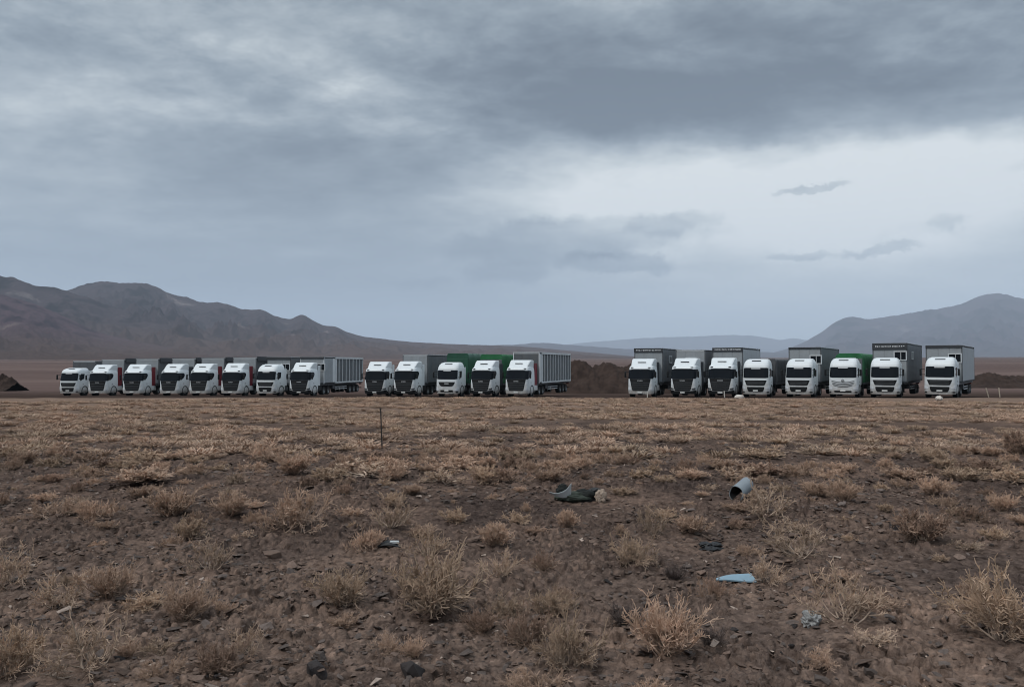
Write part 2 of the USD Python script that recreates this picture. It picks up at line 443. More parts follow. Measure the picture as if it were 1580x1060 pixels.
mat('soil', {
    'g': ('geometry', {}), 's': ('separate_xyz', {}),
    # field soil: grey-brown crust with reddish, sandier patches and pale flecks
    'a': ('noise_texture', {'scale': 0.55, 'detail': 6.0, 'roughness': 0.6, 'distortion': 0.4}),
    'ar': ('rgb_ramp', {'ramp': [(0.36, (0.080, 0.060, 0.052)), (0.5, (0.124, 0.090, 0.074)), (0.64, (0.176, 0.124, 0.098))]}),
    'b': ('noise_texture', {'scale': 9.0, 'detail': 8.0, 'roughness': 0.7}),
    'br': ('rgb_ramp', {'ramp': [(0.34, (0.42, 0.40, 0.39)), (0.5, (1.0, 1.0, 1.0)), (0.66, (1.5, 1.46, 1.42))]}),
    'm': ('mix', {'mix_type': 'multiply', 'fac': 1.0}),
    'v': ('voronoi_texture', {'scale': 26.0, 'randomness': 1.0}),
    'vr': ('rgb_ramp', {'ramp': [(0.0, (0.62, 0.6, 0.6)), (0.5, (1.0, 1.0, 1.0)), (0.88, (1.15, 1.13, 1.1)), (1.0, (2.1, 2.05, 2.0))]}),
    'vb': ('rgb_to_bw', {}),
    'm2': ('mix', {'mix_type': 'multiply', 'fac': 0.85}),
    # yard: darker, freshly graded earth; plain beyond: pinkish brown with long pale and dark bands
    'yn': ('noise_texture', {'scale': 0.25, 'detail': 4.0}),
    'yr': ('rgb_ramp', {'ramp': [(0.35, (0.034, 0.024, 0.021)), (0.65, (0.060, 0.042, 0.035))]}),
    'mp': ('mapping', {'scale': (0.0012, 0.008, 0.0)}),
    'pn': ('noise_texture', {'scale': 1.0, 'detail': 5.0, 'roughness': 0.6}),
    'pr': ('rgb_ramp', {'ramp': [(0.30, (0.070, 0.048, 0.044)), (0.5, (0.108, 0.076, 0.068)), (0.68, (0.150, 0.108, 0.096))]}),
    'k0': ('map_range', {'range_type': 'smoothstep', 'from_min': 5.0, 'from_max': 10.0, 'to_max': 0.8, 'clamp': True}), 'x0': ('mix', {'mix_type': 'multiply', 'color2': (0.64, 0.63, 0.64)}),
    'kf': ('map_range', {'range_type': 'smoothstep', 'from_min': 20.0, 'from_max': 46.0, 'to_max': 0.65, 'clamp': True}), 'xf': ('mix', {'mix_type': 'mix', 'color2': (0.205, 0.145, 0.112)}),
    'k1': ('map_range', {'range_type': 'smoothstep', 'from_min': 58.0, 'from_max': 63.0, 'clamp': True}),
    'k2': ('map_range', {'range_type': 'smoothstep', 'from_min': 108.0, 'from_max': 150.0, 'clamp': True}),
    'x1': ('mix', {'mix_type': 'mix'}), 'x2': ('mix', {'mix_type': 'mix'}),
    'bn': ('noise_texture', {'scale': 40.0, 'detail': 6.0, 'roughness': 0.7}),
    'bu': ('bump', {'strength': 0.8, 'distance': 0.02}),
    'p': ('principled_bsdf', {'roughness': 1.0, 'specular_ior_level': 0.0})},
    [('g.position', 's.vector'), ('g.position', 'a.vector'), ('a.fac', 'ar.fac'), ('g.position', 'b.vector'), ('b.fac', 'br.fac'), ('ar.color', 'm.color1'), ('br.color', 'm.color2'),
     ('g.position', 'v.vector'), ('v.color', 'vb.color'), ('vb.val', 'vr.fac'), ('m.color', 'm2.color1'), ('vr.color', 'm2.color2'),
     ('g.position', 'yn.vector'), ('yn.fac', 'yr.fac'), ('g.position', 'mp.vector'), ('mp.vector', 'pn.vector'), ('pn.fac', 'pr.fac'),
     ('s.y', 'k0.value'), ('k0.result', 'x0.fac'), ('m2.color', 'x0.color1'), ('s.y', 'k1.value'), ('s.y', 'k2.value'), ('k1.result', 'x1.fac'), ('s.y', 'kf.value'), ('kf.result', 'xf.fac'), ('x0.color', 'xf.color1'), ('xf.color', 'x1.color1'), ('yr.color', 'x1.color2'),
     ('k2.result', 'x2.fac'), ('x1.color', 'x2.color1'), ('pr.color', 'x2.color2'), ('x2.color', 'p.base_color'),
     ('g.position', 'bn.vector'), ('bn.fac', 'bu.height'), ('bu.normal', 'p.normal')])
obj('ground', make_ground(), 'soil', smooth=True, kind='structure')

# ------------------------------------------------------------------ mountains
def ridge_mesh(pts, dist, front, back, seed, gully=0.16, n_u=420, n_v=130, cell=13.0, turn=0.0):
    """A mountain range as real relief: its crest passes the given spots of the photograph at about the given distance; its front falls to the plain over 'front' metres."""
    g = np.array(pts, float)
    X = np.linspace(g[0, 0], g[-1, 0], n_u)
    from scipy.interpolate import PchipInterpolator
    Y = PchipInterpolator(g[:, 0], g[:, 1])(X)
    az = np.arctan((X - 790) / F)
    tan_el = (562 - Y) / F * np.cos(az)
    D = dist * (1 + turn * (X - X.mean()) / (np.ptp(X) + 1e-9)) / np.cos(az) ** 0.5
    crest = EYE[2] + D * tan_el
    v = np.concatenate([-np.linspace(1, 0, int(n_v * 0.75)) ** 1.15, np.linspace(0, 1, n_v - int(n_v * 0.75) + 1)[1:]])
    U, V = np.meshgrid(np.arange(n_u), v, indexing='xy')
    Dv = D[U] + np.where(V < 0, V * front, V * back)
    x, y = Dv * np.sin(az[U]), Dv * np.cos(az[U])
    base = base_z(x, y) - 4
    rise = np.maximum(crest[U] - base, 1.0)
    t = 1 - np.abs(V)
    prof = np.where(V < 0, 0.09 * t + 0.35 * t * t + 0.56 * t ** 3.2, t ** 1.2)
    s = dist / cell
    P = np.stack([x / s, y / s, 0 * x], -1)
    rid = 1 - np.abs(2 * meshkit.fbm(P, 5, seed) - 1)
    rid2 = 1 - np.abs(2 * meshkit.fbm(P * 3.3 + 4, 4, seed + 5) - 1)
    env = np.sin(np.clip(t, 0, 1) * PI) ** 0.8
    fine = meshkit.fbm(P * 9 + 2, 4, seed + 9) - 0.5
    z = base + rise * prof + rise * env * gully * ((rid - 0.74) * 3.4 + (rid2 - 0.74) * 1.8) + rise * 0.06 * fine * np.clip(t * 3, 0, 1) * 0.7
    n, m = V.shape
    i, j = np.meshgrid(np.arange(n - 1), np.arange(m - 1), indexing='ij')
    a, b, c, d = i * m + j, i * m + j + 1, (i + 1) * m + j + 1, (i + 1) * m + j
    q = np.stack([a, b, c, d], -1).reshape(-1, 4)
    return trimesh.Trimesh(np.stack([x, y, z], -1).reshape(-1, 3), np.vstack([q[:, [0, 1, 2]], q[:, [0, 2, 3]]]), process=False)


def rock_look(name, dark, mid, pale, s, foot=None):
    mat(name, {
        'g': ('geometry', {}), 'sn': ('separate_xyz', {}),
        'm': ('mapping', {'scale': (1 / s, 1 / s, 0.6 / s)}),
        'a': ('noise_texture', {'scale': 1.0, 'detail': 8.0, 'roughness': 0.62, 'distortion': 0.6}),
        'r': ('rgb_ramp', {'ramp': [(0.38, dark), (0.50, mid), (0.62, mid), (0.70, pale)]}),
        'k': ('map_range', {'from_min': 0.92, 'from_max': 0.998, 'clamp': True}),
        'x': ('mix', {'mix_type': 'mix', 'color2': mid}),
        'b': ('noise_texture', {'scale': 9.0, 'detail': 8.0, 'roughness': 0.7}),
        'bu': ('bump', {'strength': 1.0, 'distance': s * 0.14}),
        'ps': ('separate_xyz', {}), 'fk': ('map_range', {'range_type': 'smoothstep', 'from_min': foot[1], 'from_max': foot[2], 'clamp': True}), 'fx': ('mix', {'mix_type': 'mix', 'color1': foot[0]}),
        'p': ('principled_bsdf', {'roughness': 1.0, 'specular_ior_level': 0.0})},
        [('g.position', 'm.vector'), ('m.vector', 'a.vector'), ('a.fac', 'r.fac'), ('g.true_normal', 'sn.vector'), ('sn.z', 'k.value'), ('k.result', 'x.fac'), ('r.color', 'x.color1'),
         ('m.vector', 'b.vector'), ('b.fac', 'bu.height'), ('bu.normal', 'p.normal'), ('g.position', 'ps.vector'), ('ps.z', 'fk.value'), ('fk.result', 'fx.fac'), ('x.color', 'fx.color2'), ('fx.color', 'p.base_color')])


FOOT = (0.108, 0.076, 0.068)
rock_look('rock_near', (0.034, 0.020, 0.028), (0.096, 0.060, 0.070), (0.17, 0.125, 0.12), 150.0, (FOOT, 15.0, 130.0))
rock_look('rock_main', (0.016, 0.012, 0.015), (0.062, 0.045, 0.050), (0.19, 0.155, 0.148), 170.0, (FOOT, 30.0, 230.0))
rock_look('rock_far', (0.018, 0.013, 0.020), (0.072, 0.052, 0.066), (0.17, 0.135, 0.14), 520.0, ((0.08, 0.062, 0.064), 30.0, 300.0))
RIDGES = [
    ('rock_near', dict(pts=[(-420, 415), (-250, 428), (-100, 440), (0, 455), (55, 470), (100, 489), (150, 512), (210, 526), (300, 541), (420, 553)], dist=2900, front=1700, back=1500, seed=3, gully=0.13), 'purple-brown nearest slope at the left edge of the valley'),
    ('rock_main', dict(pts=[(-500, 400), (-250, 405), (-80, 410), (0, 425), (30, 432), (55, 441), (80, 444), (110, 452), (140, 461), (190, 479), (250, 494), (330, 513), (450, 535), (600, 550)], dist=3800, front=1900, back=900, seed=14, gully=0.16), 'grey-brown spur descending from the left picture edge in front of the highest hump'),
    ('rock_main', dict(pts=[(-60, 470), (60, 456), (100, 449), (130, 438.5), (155, 434.5), (185, 437), (215, 436), (240, 443), (265, 454), (285, 458), (310, 466.5), (330, 467), (350, 468.5), (375, 477), (400, 478), (425, 488), (445, 492), (465, 486.5), (485, 496), (500, 502.5), (515, 504), (540, 514), (560, 519), (600, 524), (640, 528), (700, 531), (790, 534), (900, 543), (1000, 552)], dist=4900, front=2500, back=1500, seed=27, gully=0.26, n_u=640), 'long dark mountain ridge falling from a double hump to the plain behind the left trucks'),
    ('rock_far', dict(pts=[(560, 552), (680, 537), (760, 533), (800, 531.5), (830, 529), (870, 531.5), (920, 535), (980, 539), (1100, 541), (1200, 544), (1300, 551)], dist=11000, front=3000, back=2000, seed=41, gully=0.12), 'low blue-grey hill line on the horizon behind the middle trucks'),
    ('rock_far', dict(pts=[(780, 546), (850, 534), (900, 529), (950, 525), (1000, 521.5), (1040, 520), (1080, 519), (1120, 517), (1155, 517.5), (1185, 521.5), (1205, 524), (1225, 522), (1245, 525), (1300, 530), (1400, 540)], dist=22000, front=5000, back=3000, seed=52, gully=0.1), 'faintest far blue hills low on the horizon right of centre'),
    ('rock_far', dict(pts=[(1120, 556), (1180, 547), (1215, 538), (1240, 528), (1270, 511), (1293, 495), (1310, 489.5), (1325, 490), (1337, 492), (1380, 487), (1430, 479), (1480, 470), (1510, 458), (1528, 453.5), (1540, 452), (1552, 454), (1570, 459), (1600, 463), (1680, 480), (1760, 478), (1900, 470), (2050, 500), (2200, 540)], dist=12500, front=4500, back=4000, seed=66, gully=0.2, n_u=520), 'blue hazy mountain with a rounded summit at the right edge'),
]
for look, kw, lab in RIDGES:
    obj('mountain', ridge_mesh(**kw), look, smooth=True, label=lab, category='mountain', kind='structure')

# ------------------------------------------------------------------ the air
HAZE = 5.6e-5
hz = box(64000, 36000, 2200, (0, 15000, 1100 - 60))
mat('air', {'v': ('principled_volume', {'color': (0.75, 0.85, 1.0), 'density': HAZE, 'anisotropy': 0.0})}, [], surface=None, volume='v.volume')
obj('haze', hz, 'air', kind='stuff')

# ------------------------------------------------------------------ stones
# (field)
def stone(seed, flat=0.45, n=11, long=1.0):
    g = np.random.default_rng(seed)
    p = g.normal(0, 1, (n, 3))
    p /= np.linalg.norm(p, axis=1, keepdims=True)
    p *= g.uniform(0.75, 1.1, (n, 1)) * np.array([0.5 * long, 0.42, 0.5 * flat])
    m = trimesh.convex.convex_hull(p)
    m.apply_translation([0, 0, 0.06 * flat])
    return m


def stone_look(name, col, vary=0.35):
    mat(name, {
        'tc': ('texture_coordinate', {}), 'oi': ('object_info', {}),
        'n': ('noise_texture', {'scale': 4.0, 'detail': 8.0, 'roughness': 0.7}),
        'r': ('rgb_ramp', {'ramp': [(0.3, tuple(c * (1 - vary) for c in col)), (0.5, col), (0.75, tuple(c * (1 + vary * .7) for c in col))]}),
        'h': ('map_range', {'from_min': 0.0, 'from_max': 1.0, 'to_min': 0.65, 'to_max': 1.35}),
        'x': ('vector_math', {'math_type': 'scale'}),
        'b': ('noise_texture', {'scale': 14.0, 'detail': 6.0, 'roughness': 0.7}), 'bu': ('bump', {'strength': 0.6, 'distance': 0.06}),
        'p': ('principled_bsdf', {'roughness': 0.9, 'specular_ior_level': 0.2})},
        [('tc.object', 'n.vector'), ('n.fac', 'r.fac'), ('oi.random', 'h.value'), ('r.color', 'x.vector1'), ('h.result', 'x.scale'), ('x.vector', 'p.base_color'), ('tc.object', 'b.vector'), ('b.fac', 'bu.height'), ('bu.normal', 'p.normal')])


for nm, col in (('stone_brown', (0.146, 0.102, 0.081)), ('stone_grey', (0.116, 0.091, 0.080)), ('stone_dark', (0.040, 0.034, 0.033)), ('stone_pale', (0.38, 0.30, 0.25))):
    stone_look(nm, col)
CLASSES = UsdGeom.Scope.Define(stage, '/World/Patterns').GetPrim()
stage.GetPrimAtPath('/World/Patterns').SetSpecifier(Sdf.SpecifierClass)


def euler_quats(rz, rx, ry):
    from scipy.spatial.transform import Rotation
    q = Rotation.from_euler('xyz', np.stack([rx, ry, rz], -1)).as_quat()
    return Vt.QuathArray([Gf.Quath(float(a[3]), float(a[0]), float(a[1]), float(a[2])) for a in q])


def instancer(name, protos, pos, quats, scales, idx, parent=None, **kw):
    """protos: list of (name, mesh, material)."""
    pi = UsdGeom.PointInstancer.Define(stage, path_of(name, parent))
    paths = []
    for (nm, m, look) in protos:
        paths.append(usdkit.mesh(stage, path_of(nm, pi.GetPrim()), m, LOOKS[look]).GetPath())
    pi.CreatePrototypesRel().SetTargets(paths)
    pi.CreatePositionsAttr(Vt.Vec3fArray.FromNumpy(np.asarray(pos, np.float32)))
    pi.CreateOrientationsAttr(quats)
    pi.CreateScalesAttr(Vt.Vec3fArray.FromNumpy(np.asarray(scales, np.float32)))
    pi.CreateProtoIndicesAttr(Vt.IntArray.FromNumpy(np.asarray(idx, np.int32)))
    return key(pi.GetPrim(), **kw)


def scatter_field(n, r0, r1, g, power=1.0, half=0.64):
    """n random spots of the field in view, thinning with distance as 1 / r ** power per square metre."""
    u = g.uniform(0, 1, n)
    e = 2 - power
    r = (r0 ** e + u * (r1 ** e - r0 ** e)) ** (1 / e)
    a = np.arctan(g.uniform(-1, 1, n) * math.tan(half))
    return r * np.sin(a), r * np.cos(a)


g = np.random.default_rng(5)
N_STONE = 46000
gx, gy = scatter_field(N_STONE, 3.4, 27, g, power=1.45)
pn = meshkit.fbm(np.stack([gx / 1.1, gy / 1.1, 0 * gx], -1), 3, 77)
keep = g.uniform(0, 1, N_STONE) < sstep(pn, 0.34, 0.62) * 0.9 + 0.1
gx, gy = gx[keep], gy[keep]
n = len(gx)
gr = np.hypot(gx, gy)
size = np.clip(np.exp(g.normal(math.log(0.023), 0.50, n)), 0.010, 0.085) * np.clip((gr / 6) ** 0.35, 0.85, 1.6)
protos = [('pebble', stone(100 + i, flat=(0.45, 0.6, 0.4, 0.7)[i % 4]), ('stone_brown', 'stone_grey', 'stone_brown', 'stone_grey', 'stone_dark', 'stone_brown', 'stone_grey', 'stone_pale')[i]) for i in range(8)]
idx = g.choice(8, n, p=[0.19, 0.17, 0.16, 0.15, 0.08, 0.09, 0.06, 0.10])
size = np.where(idx == 7, size * 0.62, size)
pos = np.stack([gx, gy, land_z(gx, gy) + size * 0.05], -1)
instancer('gravel', protos, pos, euler_quats(g.uniform(0, 2 * PI, n), g.normal(0, 0.28, n), g.normal(0, 0.28, n)), np.stack([size * g.uniform(0.8, 1.6, n), size, size * g.uniform(0.6, 1.2, n)], -1), idx,
          kind='stuff', label='loose angular gravel and flakes of soil crust over the field', category='gravel')


# flakes of dried crust, curled a little off the ground
N_FL = 15000
gx, gy = scatter_field(N_FL, 3.4, 22, g, power=1.4)
pn = meshkit.fbm(np.stack([gx / 1.6 + 40, gy / 1.6, 0 * gx], -1), 3, 78)
keep = g.uniform(0, 1, N_FL) < sstep(pn, 0.36, 0.6) * 0.95 + 0.05
gx, gy = gx[keep], gy[keep]
n = len(gx)
size = np.clip(np.exp(g.normal(math.log(0.048), 0.40, n)), 0.02, 0.13) * np.clip((np.hypot(gx, gy) / 6) ** 0.3, 0.85, 1.5)
protos = [('flake', stone(700 + i, flat=0.17, n=12), ('stone_brown', 'stone_brown', 'stone_grey', 'stone_brown', 'stone_grey', 'stone_pale')[i]) for i in range(6)]
idx = g.choice(6, n, p=[0.23, 0.23, 0.17, 0.2, 0.12, 0.05])
pos = np.stack([gx, gy, land_z(gx, gy) + size * 0.10 + 0.004], -1)
instancer('crust_flakes', protos, pos, euler_quats(g.uniform(0, 2 * PI, n), g.normal(0.06, 0.20, n), g.normal(0, 0.20, n)), np.stack([size * g.uniform(0.8, 1.5, n), size, size * g.uniform(0.8, 1.6, n)], -1), idx,
          kind='stuff', label='curled flakes and thin slabs of dried soil crust over the near field', category='soil crust')


# ------------------------------------------------------------------ dry plants
def plant_look(name, tip, stem, trans=0.4):
    mat(name, {
        'oi': ('object_info', {}), 'tc': ('texture_coordinate', {}), 's': ('separate_xyz', {}), 'ge': ('geometry', {}),
        'h': ('map_range', {'from_min': 0.05, 'from_max': 0.55, 'clamp': True}),
        'c': ('mix', {'mix_type': 'mix', 'color1': stem, 'color2': tip}),
        'n': ('noise_texture', {'scale': 3.5, 'detail': 3.0}), 'nr': ('map_range', {'from_min': 0.3, 'from_max': 0.7, 'to_min': 0.7, 'to_max': 1.2}),
        'ra': ('map_range', {'to_min': 0.78, 'to_max': 1.18}), 'ri': ('map_range', {'to_min': 0.72, 'to_max': 1.2}),
        'k': ('math', {'math_type': 'multiply'}), 'k2': ('math', {'math_type': 'multiply'}),
        'x': ('vector_math', {'math_type': 'scale'}),
        'd': ('principled_bsdf', {'roughness': 0.85, 'specular_ior_level': 0.2}), 't': ('translucent_bsdf', {}),
        'm': ('mix_closure', {'fac': trans})},
        [('tc.object', 's.vector'), ('s.z', 'h.value'), ('h.result', 'c.fac'), ('tc.object', 'n.vector'), ('n.fac', 'nr.value'), ('oi.random', 'ra.value'), ('ge.random_per_island', 'ri.value'),
         ('nr.result', 'k.value1'), ('ra.result', 'k.value2'), ('k.value', 'k2.value1'), ('ri.result', 'k2.value2'), ('c.color', 'x.vector1'), ('k2.value', 'x.scale'),
         ('x.vector', 'd.base_color'), ('x.vector', 't.color'), ('d.BSDF', 'm.closure1'), ('t.BSDF', 'm.closure2')], surface='m.closure')


plant_look('straw', (0.72, 0.515, 0.385), (0.62, 0.46, 0.36))
plant_look('golden', (0.70, 0.515, 0.375), (0.60, 0.455, 0.35))
plant_look('brown_straw', (0.52, 0.355, 0.265), (0.46, 0.33, 0.25))
plant_look('grey_straw', (0.70, 0.52, 0.39), (0.62, 0.475, 0.37))
plant_look('dark_straw', (0.20, 0.155, 0.14), (0.15, 0.115, 0.10))
plant_look('bare_stem', (0.48, 0.36, 0.275), (0.52, 0.40, 0.315), trans=0.05)


def bend(p0, d0, length, k, g, lift=0.5, wob=0.25):
    """N curved paths of k points from p0 in direction d0, curving upwards."""
    n = len(p0)
    P = np.empty((n, k, 3))
    P[:, 0] = p0
    d = d0 / np.linalg.norm(d0, axis=1, keepdims=True)
    for i in range(1, k):
        P[:, i] = P[:, i - 1] + d * (length / (k - 1))[:, None]
        d = d + np.array([0, 0, lift / (k - 1)]) + g.normal(0, wob / math.sqrt(k - 1), (n, 3))
        d /= np.linalg.norm(d, axis=1, keepdims=True)
    return P


def shrub_parts(kind, seed, thick=1.0):
    """Stems and fine twigs of one plant, about 1 across and 1 high, foot at the origin."""
    g = np.random.default_rng(seed)
    spec = dict(bush=(20, 10, 9, 1.15, 0.55, 0.5), grass=(34, 9, 6, 0.85, 0.75, 0.35), twig=(12, 8, 6, 1.25, 0.8, 0.6), mat=(30, 9, 8, 1.35, 0.35, 0.5), dark=(30, 5, 4, 0.6, 0.7, 0.2))[kind]
    ns, nb, nt, spread, lift, wob = spec
    az = g.uniform(0, 2 * PI, ns)
    po = np.sqrt(g.uniform(0.02, 1, ns)) * spread
    d = np.stack([np.sin(po) * np.cos(az), np.sin(po) * np.sin(az), np.cos(po)], -1)
    foot = np.stack([g.normal(0, 0.05, ns), g.normal(0, 0.05, ns), np.full(ns, -0.05)], -1)
    if kind == 'mat':
        foot[:, :2] *= 6
    L = g.uniform(0.55, 0.9, ns) * (1.15 if kind in ('grass', 'dark') else 1.0)
    k = 6
    S = bend(foot, d, L, k, g, lift, wob * 0.7)
    # branches leave the stems at random, twigs the branches
    si = np.repeat(np.arange(ns), nb)
    t = g.uniform(0.25, 0.98, len(si)) * (k - 1)
    i0 = np.minimum(t.astype(int), k - 2)
    p = S[si, i0] + (S[si, i0 + 1] - S[si, i0]) * (t - i0)[:, None]
    dd = (S[si, i0 + 1] - S[si, i0])
    dd /= np.linalg.norm(dd, axis=1, keepdims=True)
    B = bend(p, dd + g.normal(0, 0.55, dd.shape), g.uniform(0.16, 0.38, len(si)), 4, g, lift * 0.8, wob)
    bi = np.repeat(np.arange(len(si)), nt)
    t = g.uniform(0.2, 1.0, len(bi)) * 3
    i0 = np.minimum(t.astype(int), 2)
    p = B[bi, i0] + (B[bi, i0 + 1] - B[bi, i0]) * (t - i0)[:, None]
    dd = (B[bi, i0 + 1] - B[bi, i0])
    dd /= np.linalg.norm(dd, axis=1, keepdims=True)
    T = bend(p, dd + g.normal(0, 0.6, dd.shape), g.uniform(0.05, 0.15, len(bi)), 3, g, lift * 0.5, wob)
    rs = dict(bush=0.013, grass=0.011, twig=0.012, mat=0.012, dark=0.010)[kind] * thick
    R = lambda P, a, b: np.broadcast_to(np.linspace(a, b, P.shape[1]), P.shape[:2])
    stems = tubes(S, R(S, rs, rs * 0.5) * g.uniform(0.7, 1.3, (ns, 1)), 4)
    twigs = cat([tubes(B, R(B, rs * 0.62, rs * 0.40)), tubes(T, R(T, rs * 0.52, rs * 0.34))])
    both = np.vstack([stems.vertices, twigs.vertices])
    w = np.percentile(np.abs(both[:, :2]), 96)
    h = np.percentile(both[:, 2], 98.5)
    for m in (stems, twigs):
        m.apply_scale([0.5 / w, 0.5 / w, 1 / h])
    return stems, twigs


VARIANTS = {}


def variant(kind, look, seed, y=5.0):
    # plants of the middle field are the woodier, coarser ones
    thick = 1.2 if y < 7.5 else 1.7 if y < 11.5 else 2.4
    k = (kind, look, seed, thick)
    if k not in VARIANTS:
        nm = dict(bush='bushy_shrub', grass='spiky_tuft', twig='twiggy_shrub', mat='low_tuft', dark='dead_tuft')[kind]
        root = UsdGeom.Xform.Define(stage, path_of(nm, CLASSES)).GetPrim()
        st, tw = shrub_parts(kind, seed, thick)
        obj('stems', st, 'bare_stem' if kind in ('twig', 'bush') else look, root)
        obj('twigs', tw, look, root)
        VARIANTS[k] = root
    return VARIANTS[k]


NAME = dict(bush='dry_shrub', grass='dry_grass_tuft', twig='twiggy_shrub', mat='low_dry_tuft', dark='dead_tuft')
CAT = dict(bush='shrub', grass='grass tuft', twig='shrub', mat='grass tuft', dark='dead tuft')
KLOOK = dict(bush='golden', grass='straw', twig='grey_straw', mat='straw', dark='dark_straw')
g = np.random.default_rng(9)
taken = []
for i, (x, y, w, h, kind, lab) in enumerate(SH):
    look = KLOOK[kind]
    if "brown" in lab.split(" ")[0:3] or "tawny" in lab:
        look = 'brown_straw' if 'brown' in lab else 'golden'
    if kind == 'dark':
        look = 'dark_straw'
    src = variant(kind, look, 200 + (i % 3) + 10 * len(kind), y)
    thing(NAME[kind], lab, CAT[kind], (x, y, float(land_z(x, y)[0]) - 0.01), g.uniform(0, 2 * PI), scale=(w * 1.05, w * 1.05, h * 0.98), source=src)
    taken.append((x, y, w))
taken = np.array(taken)

# every other plant of the field that can be told apart, nearest first; the rest of the field's tufts as one growth
M = 26000
ax, ay = scatter_field(M, 4.2, 56.8, g, power=0.45, half=0.64)
pn = meshkit.fbm(np.stack([ax / 5.0, ay / 2.4, 0 * ax], -1), 3, 91)
ok = g.uniform(0, 1, M) < sstep(pn, 0.26, 0.62)
ok &= ~((ay < 12) & (g.uniform(0, 1, M) < 0.32))
ok &= ~((ay < 20) & (g.uniform(0, 1, M) < 0.2))
for x, y, w in taken:
    ok &= (np.hypot(ax - x, ay - y) > 0.45 * w + 0.12)
ax, ay = ax[ok], ay[ok]
for X, Y, w in ((893, 776, 1.0), (1146, 778, 0.5), (600, 845, 0.35), (1098, 849, 0.35), (1137, 896, 0.42), (1252, 968, 0.3), (636, 1050, 0.3), (488, 1046, 0.3), (590, 694, 0.5)):
    q = ground_hit(X, Y)
    clear = (np.abs(ax - q[0]) < w * 0.62) & (ay < q[1] + 0.3) & (ay > q[1] - 0.12 * q[1] - 0.5)
    ax, ay = ax[~clear], ay[~clear]
near_pairs = cKDTree(np.stack([ax, ay * 0.72], -1))
gone = np.zeros(len(ax), bool)
for i, nb in enumerate(near_pairs.query_ball_point(np.stack([ax, ay * 0.72], -1), 0.43 + 0.14 * meshkit.fbm(np.stack([ax, ay, 0 * ax], -1) / 2.0, 2, 4))):
    if not gone[i]:
        gone[[j for j in nb if j > i]] = True
ax, ay = ax[~gone], ay[~gone]
order = np.argsort(ay)
ax, ay = ax[order], ay[order]
aw = np.clip(np.exp(g.normal(math.log(0.40), 0.42, len(ax))), 0.12, 1.1)
aw = np.where(ay < 12, np.minimum(aw * 0.62, 0.30), aw)
ah = aw * g.uniform(0.28, 0.55, len(ax))
ah = np.clip(ah, 0.04, 0.20) * np.where(ay > 16, 0.85, 1.0)
aw = np.where(ay > 16, np.minimum(aw * 1.05, 0.8), aw)
az_ = land_z(ax, ay) - 0.012
kinds = g.choice(['mat', 'grass', 'bush', 'twig'], len(ax), p=[0.42, 0.24, 0.24, 0.10])
NEAR = min(300 - len(SH), len(ax))
TXT = {'mat': 'low straw-coloured tuft in the open field, one of many alike', 'grass': 'small spiky dry grass tuft in the open field, one of many alike', 'bush': 'small rounded dry shrub in the open field, one of many alike', 'twig': 'small bare-twigged shrub in the open field, one of several alike'}
GRP = {'mat': 'low dry tufts scattered over the field', 'grass': 'spiky grass tufts scattered over the field', 'bush': 'small rounded shrubs scattered over the field', 'twig': 'small twiggy shrubs scattered over the field'}
LANDMARKS = [(590, 694, 'iron stake'), (893, 770, 'rubbish heap'), (1146, 772, 'cut grey tube'), (600, 842, 'black plastic scrap'), (1098, 846, 'black rag'), (1137, 892, 'blue sheet'), (1252, 962, 'crumpled grey scrap'), (636, 1044, 'dark slate-like stone'),
             (488, 1044, 'dark angular stone'), (447, 815, 'widest low shrub'), (672, 930, 'large tawny shrub'), (1543, 985, 'big golden dome shrub'), (976, 868, 'round golden cushion shrub'), (1424, 836, 'brown cushion shrub'), (132, 1020, 'sprawling bottom left shrub'),
             (324, 880, 'sparse forked shrub'), (772, 888, 'curved trunk shrub'), (1026, 1000, 'spiky straw shrub'), (1304, 960, 'tall open shrub'), (166, 920, 'greyish dense shrub'), (456, 736, 'lone left field tuft'), (746, 748, 'fuzzy tuft by the rubbish'), (1572, 704, 'brown right-edge bush')]
LM = np.array([ground_hit(X, Y)[:2] for X, Y, _ in LANDMARKS])
TYPE = {'mat': 'low flat straw tuft', 'grass': 'spiky dry grass tuft', 'bush': 'small rounded dry shrub', 'twig': 'small open twiggy shrub'}
cand = []
for i in range(NEAR):
    dx, dy = ax[i] - LM[:, 0], ay[i] - LM[:, 1]
    a1, a2 = dx, dy * 0.5
    for j in np.argsort(np.hypot(a1, a2))[:4]:
        side = ('right of' if a1[j] > 0 else 'left of') if abs(a1[j]) > abs(a2[j]) else ('behind' if dy[j] > 0 else 'in front of')
        cand.append((float(np.hypot(a1[j], a2[j])), i, (str(kinds[i]), int(j), side)))
OWN, used = {}, set()
for dist, i, slot in sorted(cand):
    if i not in OWN and slot not in used:
        OWN[i] = f'{TYPE[slot[0]]} nearest {slot[2]} the {LANDMARKS[slot[1]][2]}'
    used.add(slot)
for i in range(NEAR):
    k = str(kinds[i])
    thing(NAME[k], OWN.get(i, TXT[k]), CAT[k], (ax[i], ay[i], az_[i]), g.uniform(0, 2 * PI), group=GRP[k], scale=(aw[i], aw[i], ah[i]), source=variant(k, KLOOK[k] if i % 7 else 'brown_straw', 200 + (i % 3) + 10 * len(k), ay[i]))


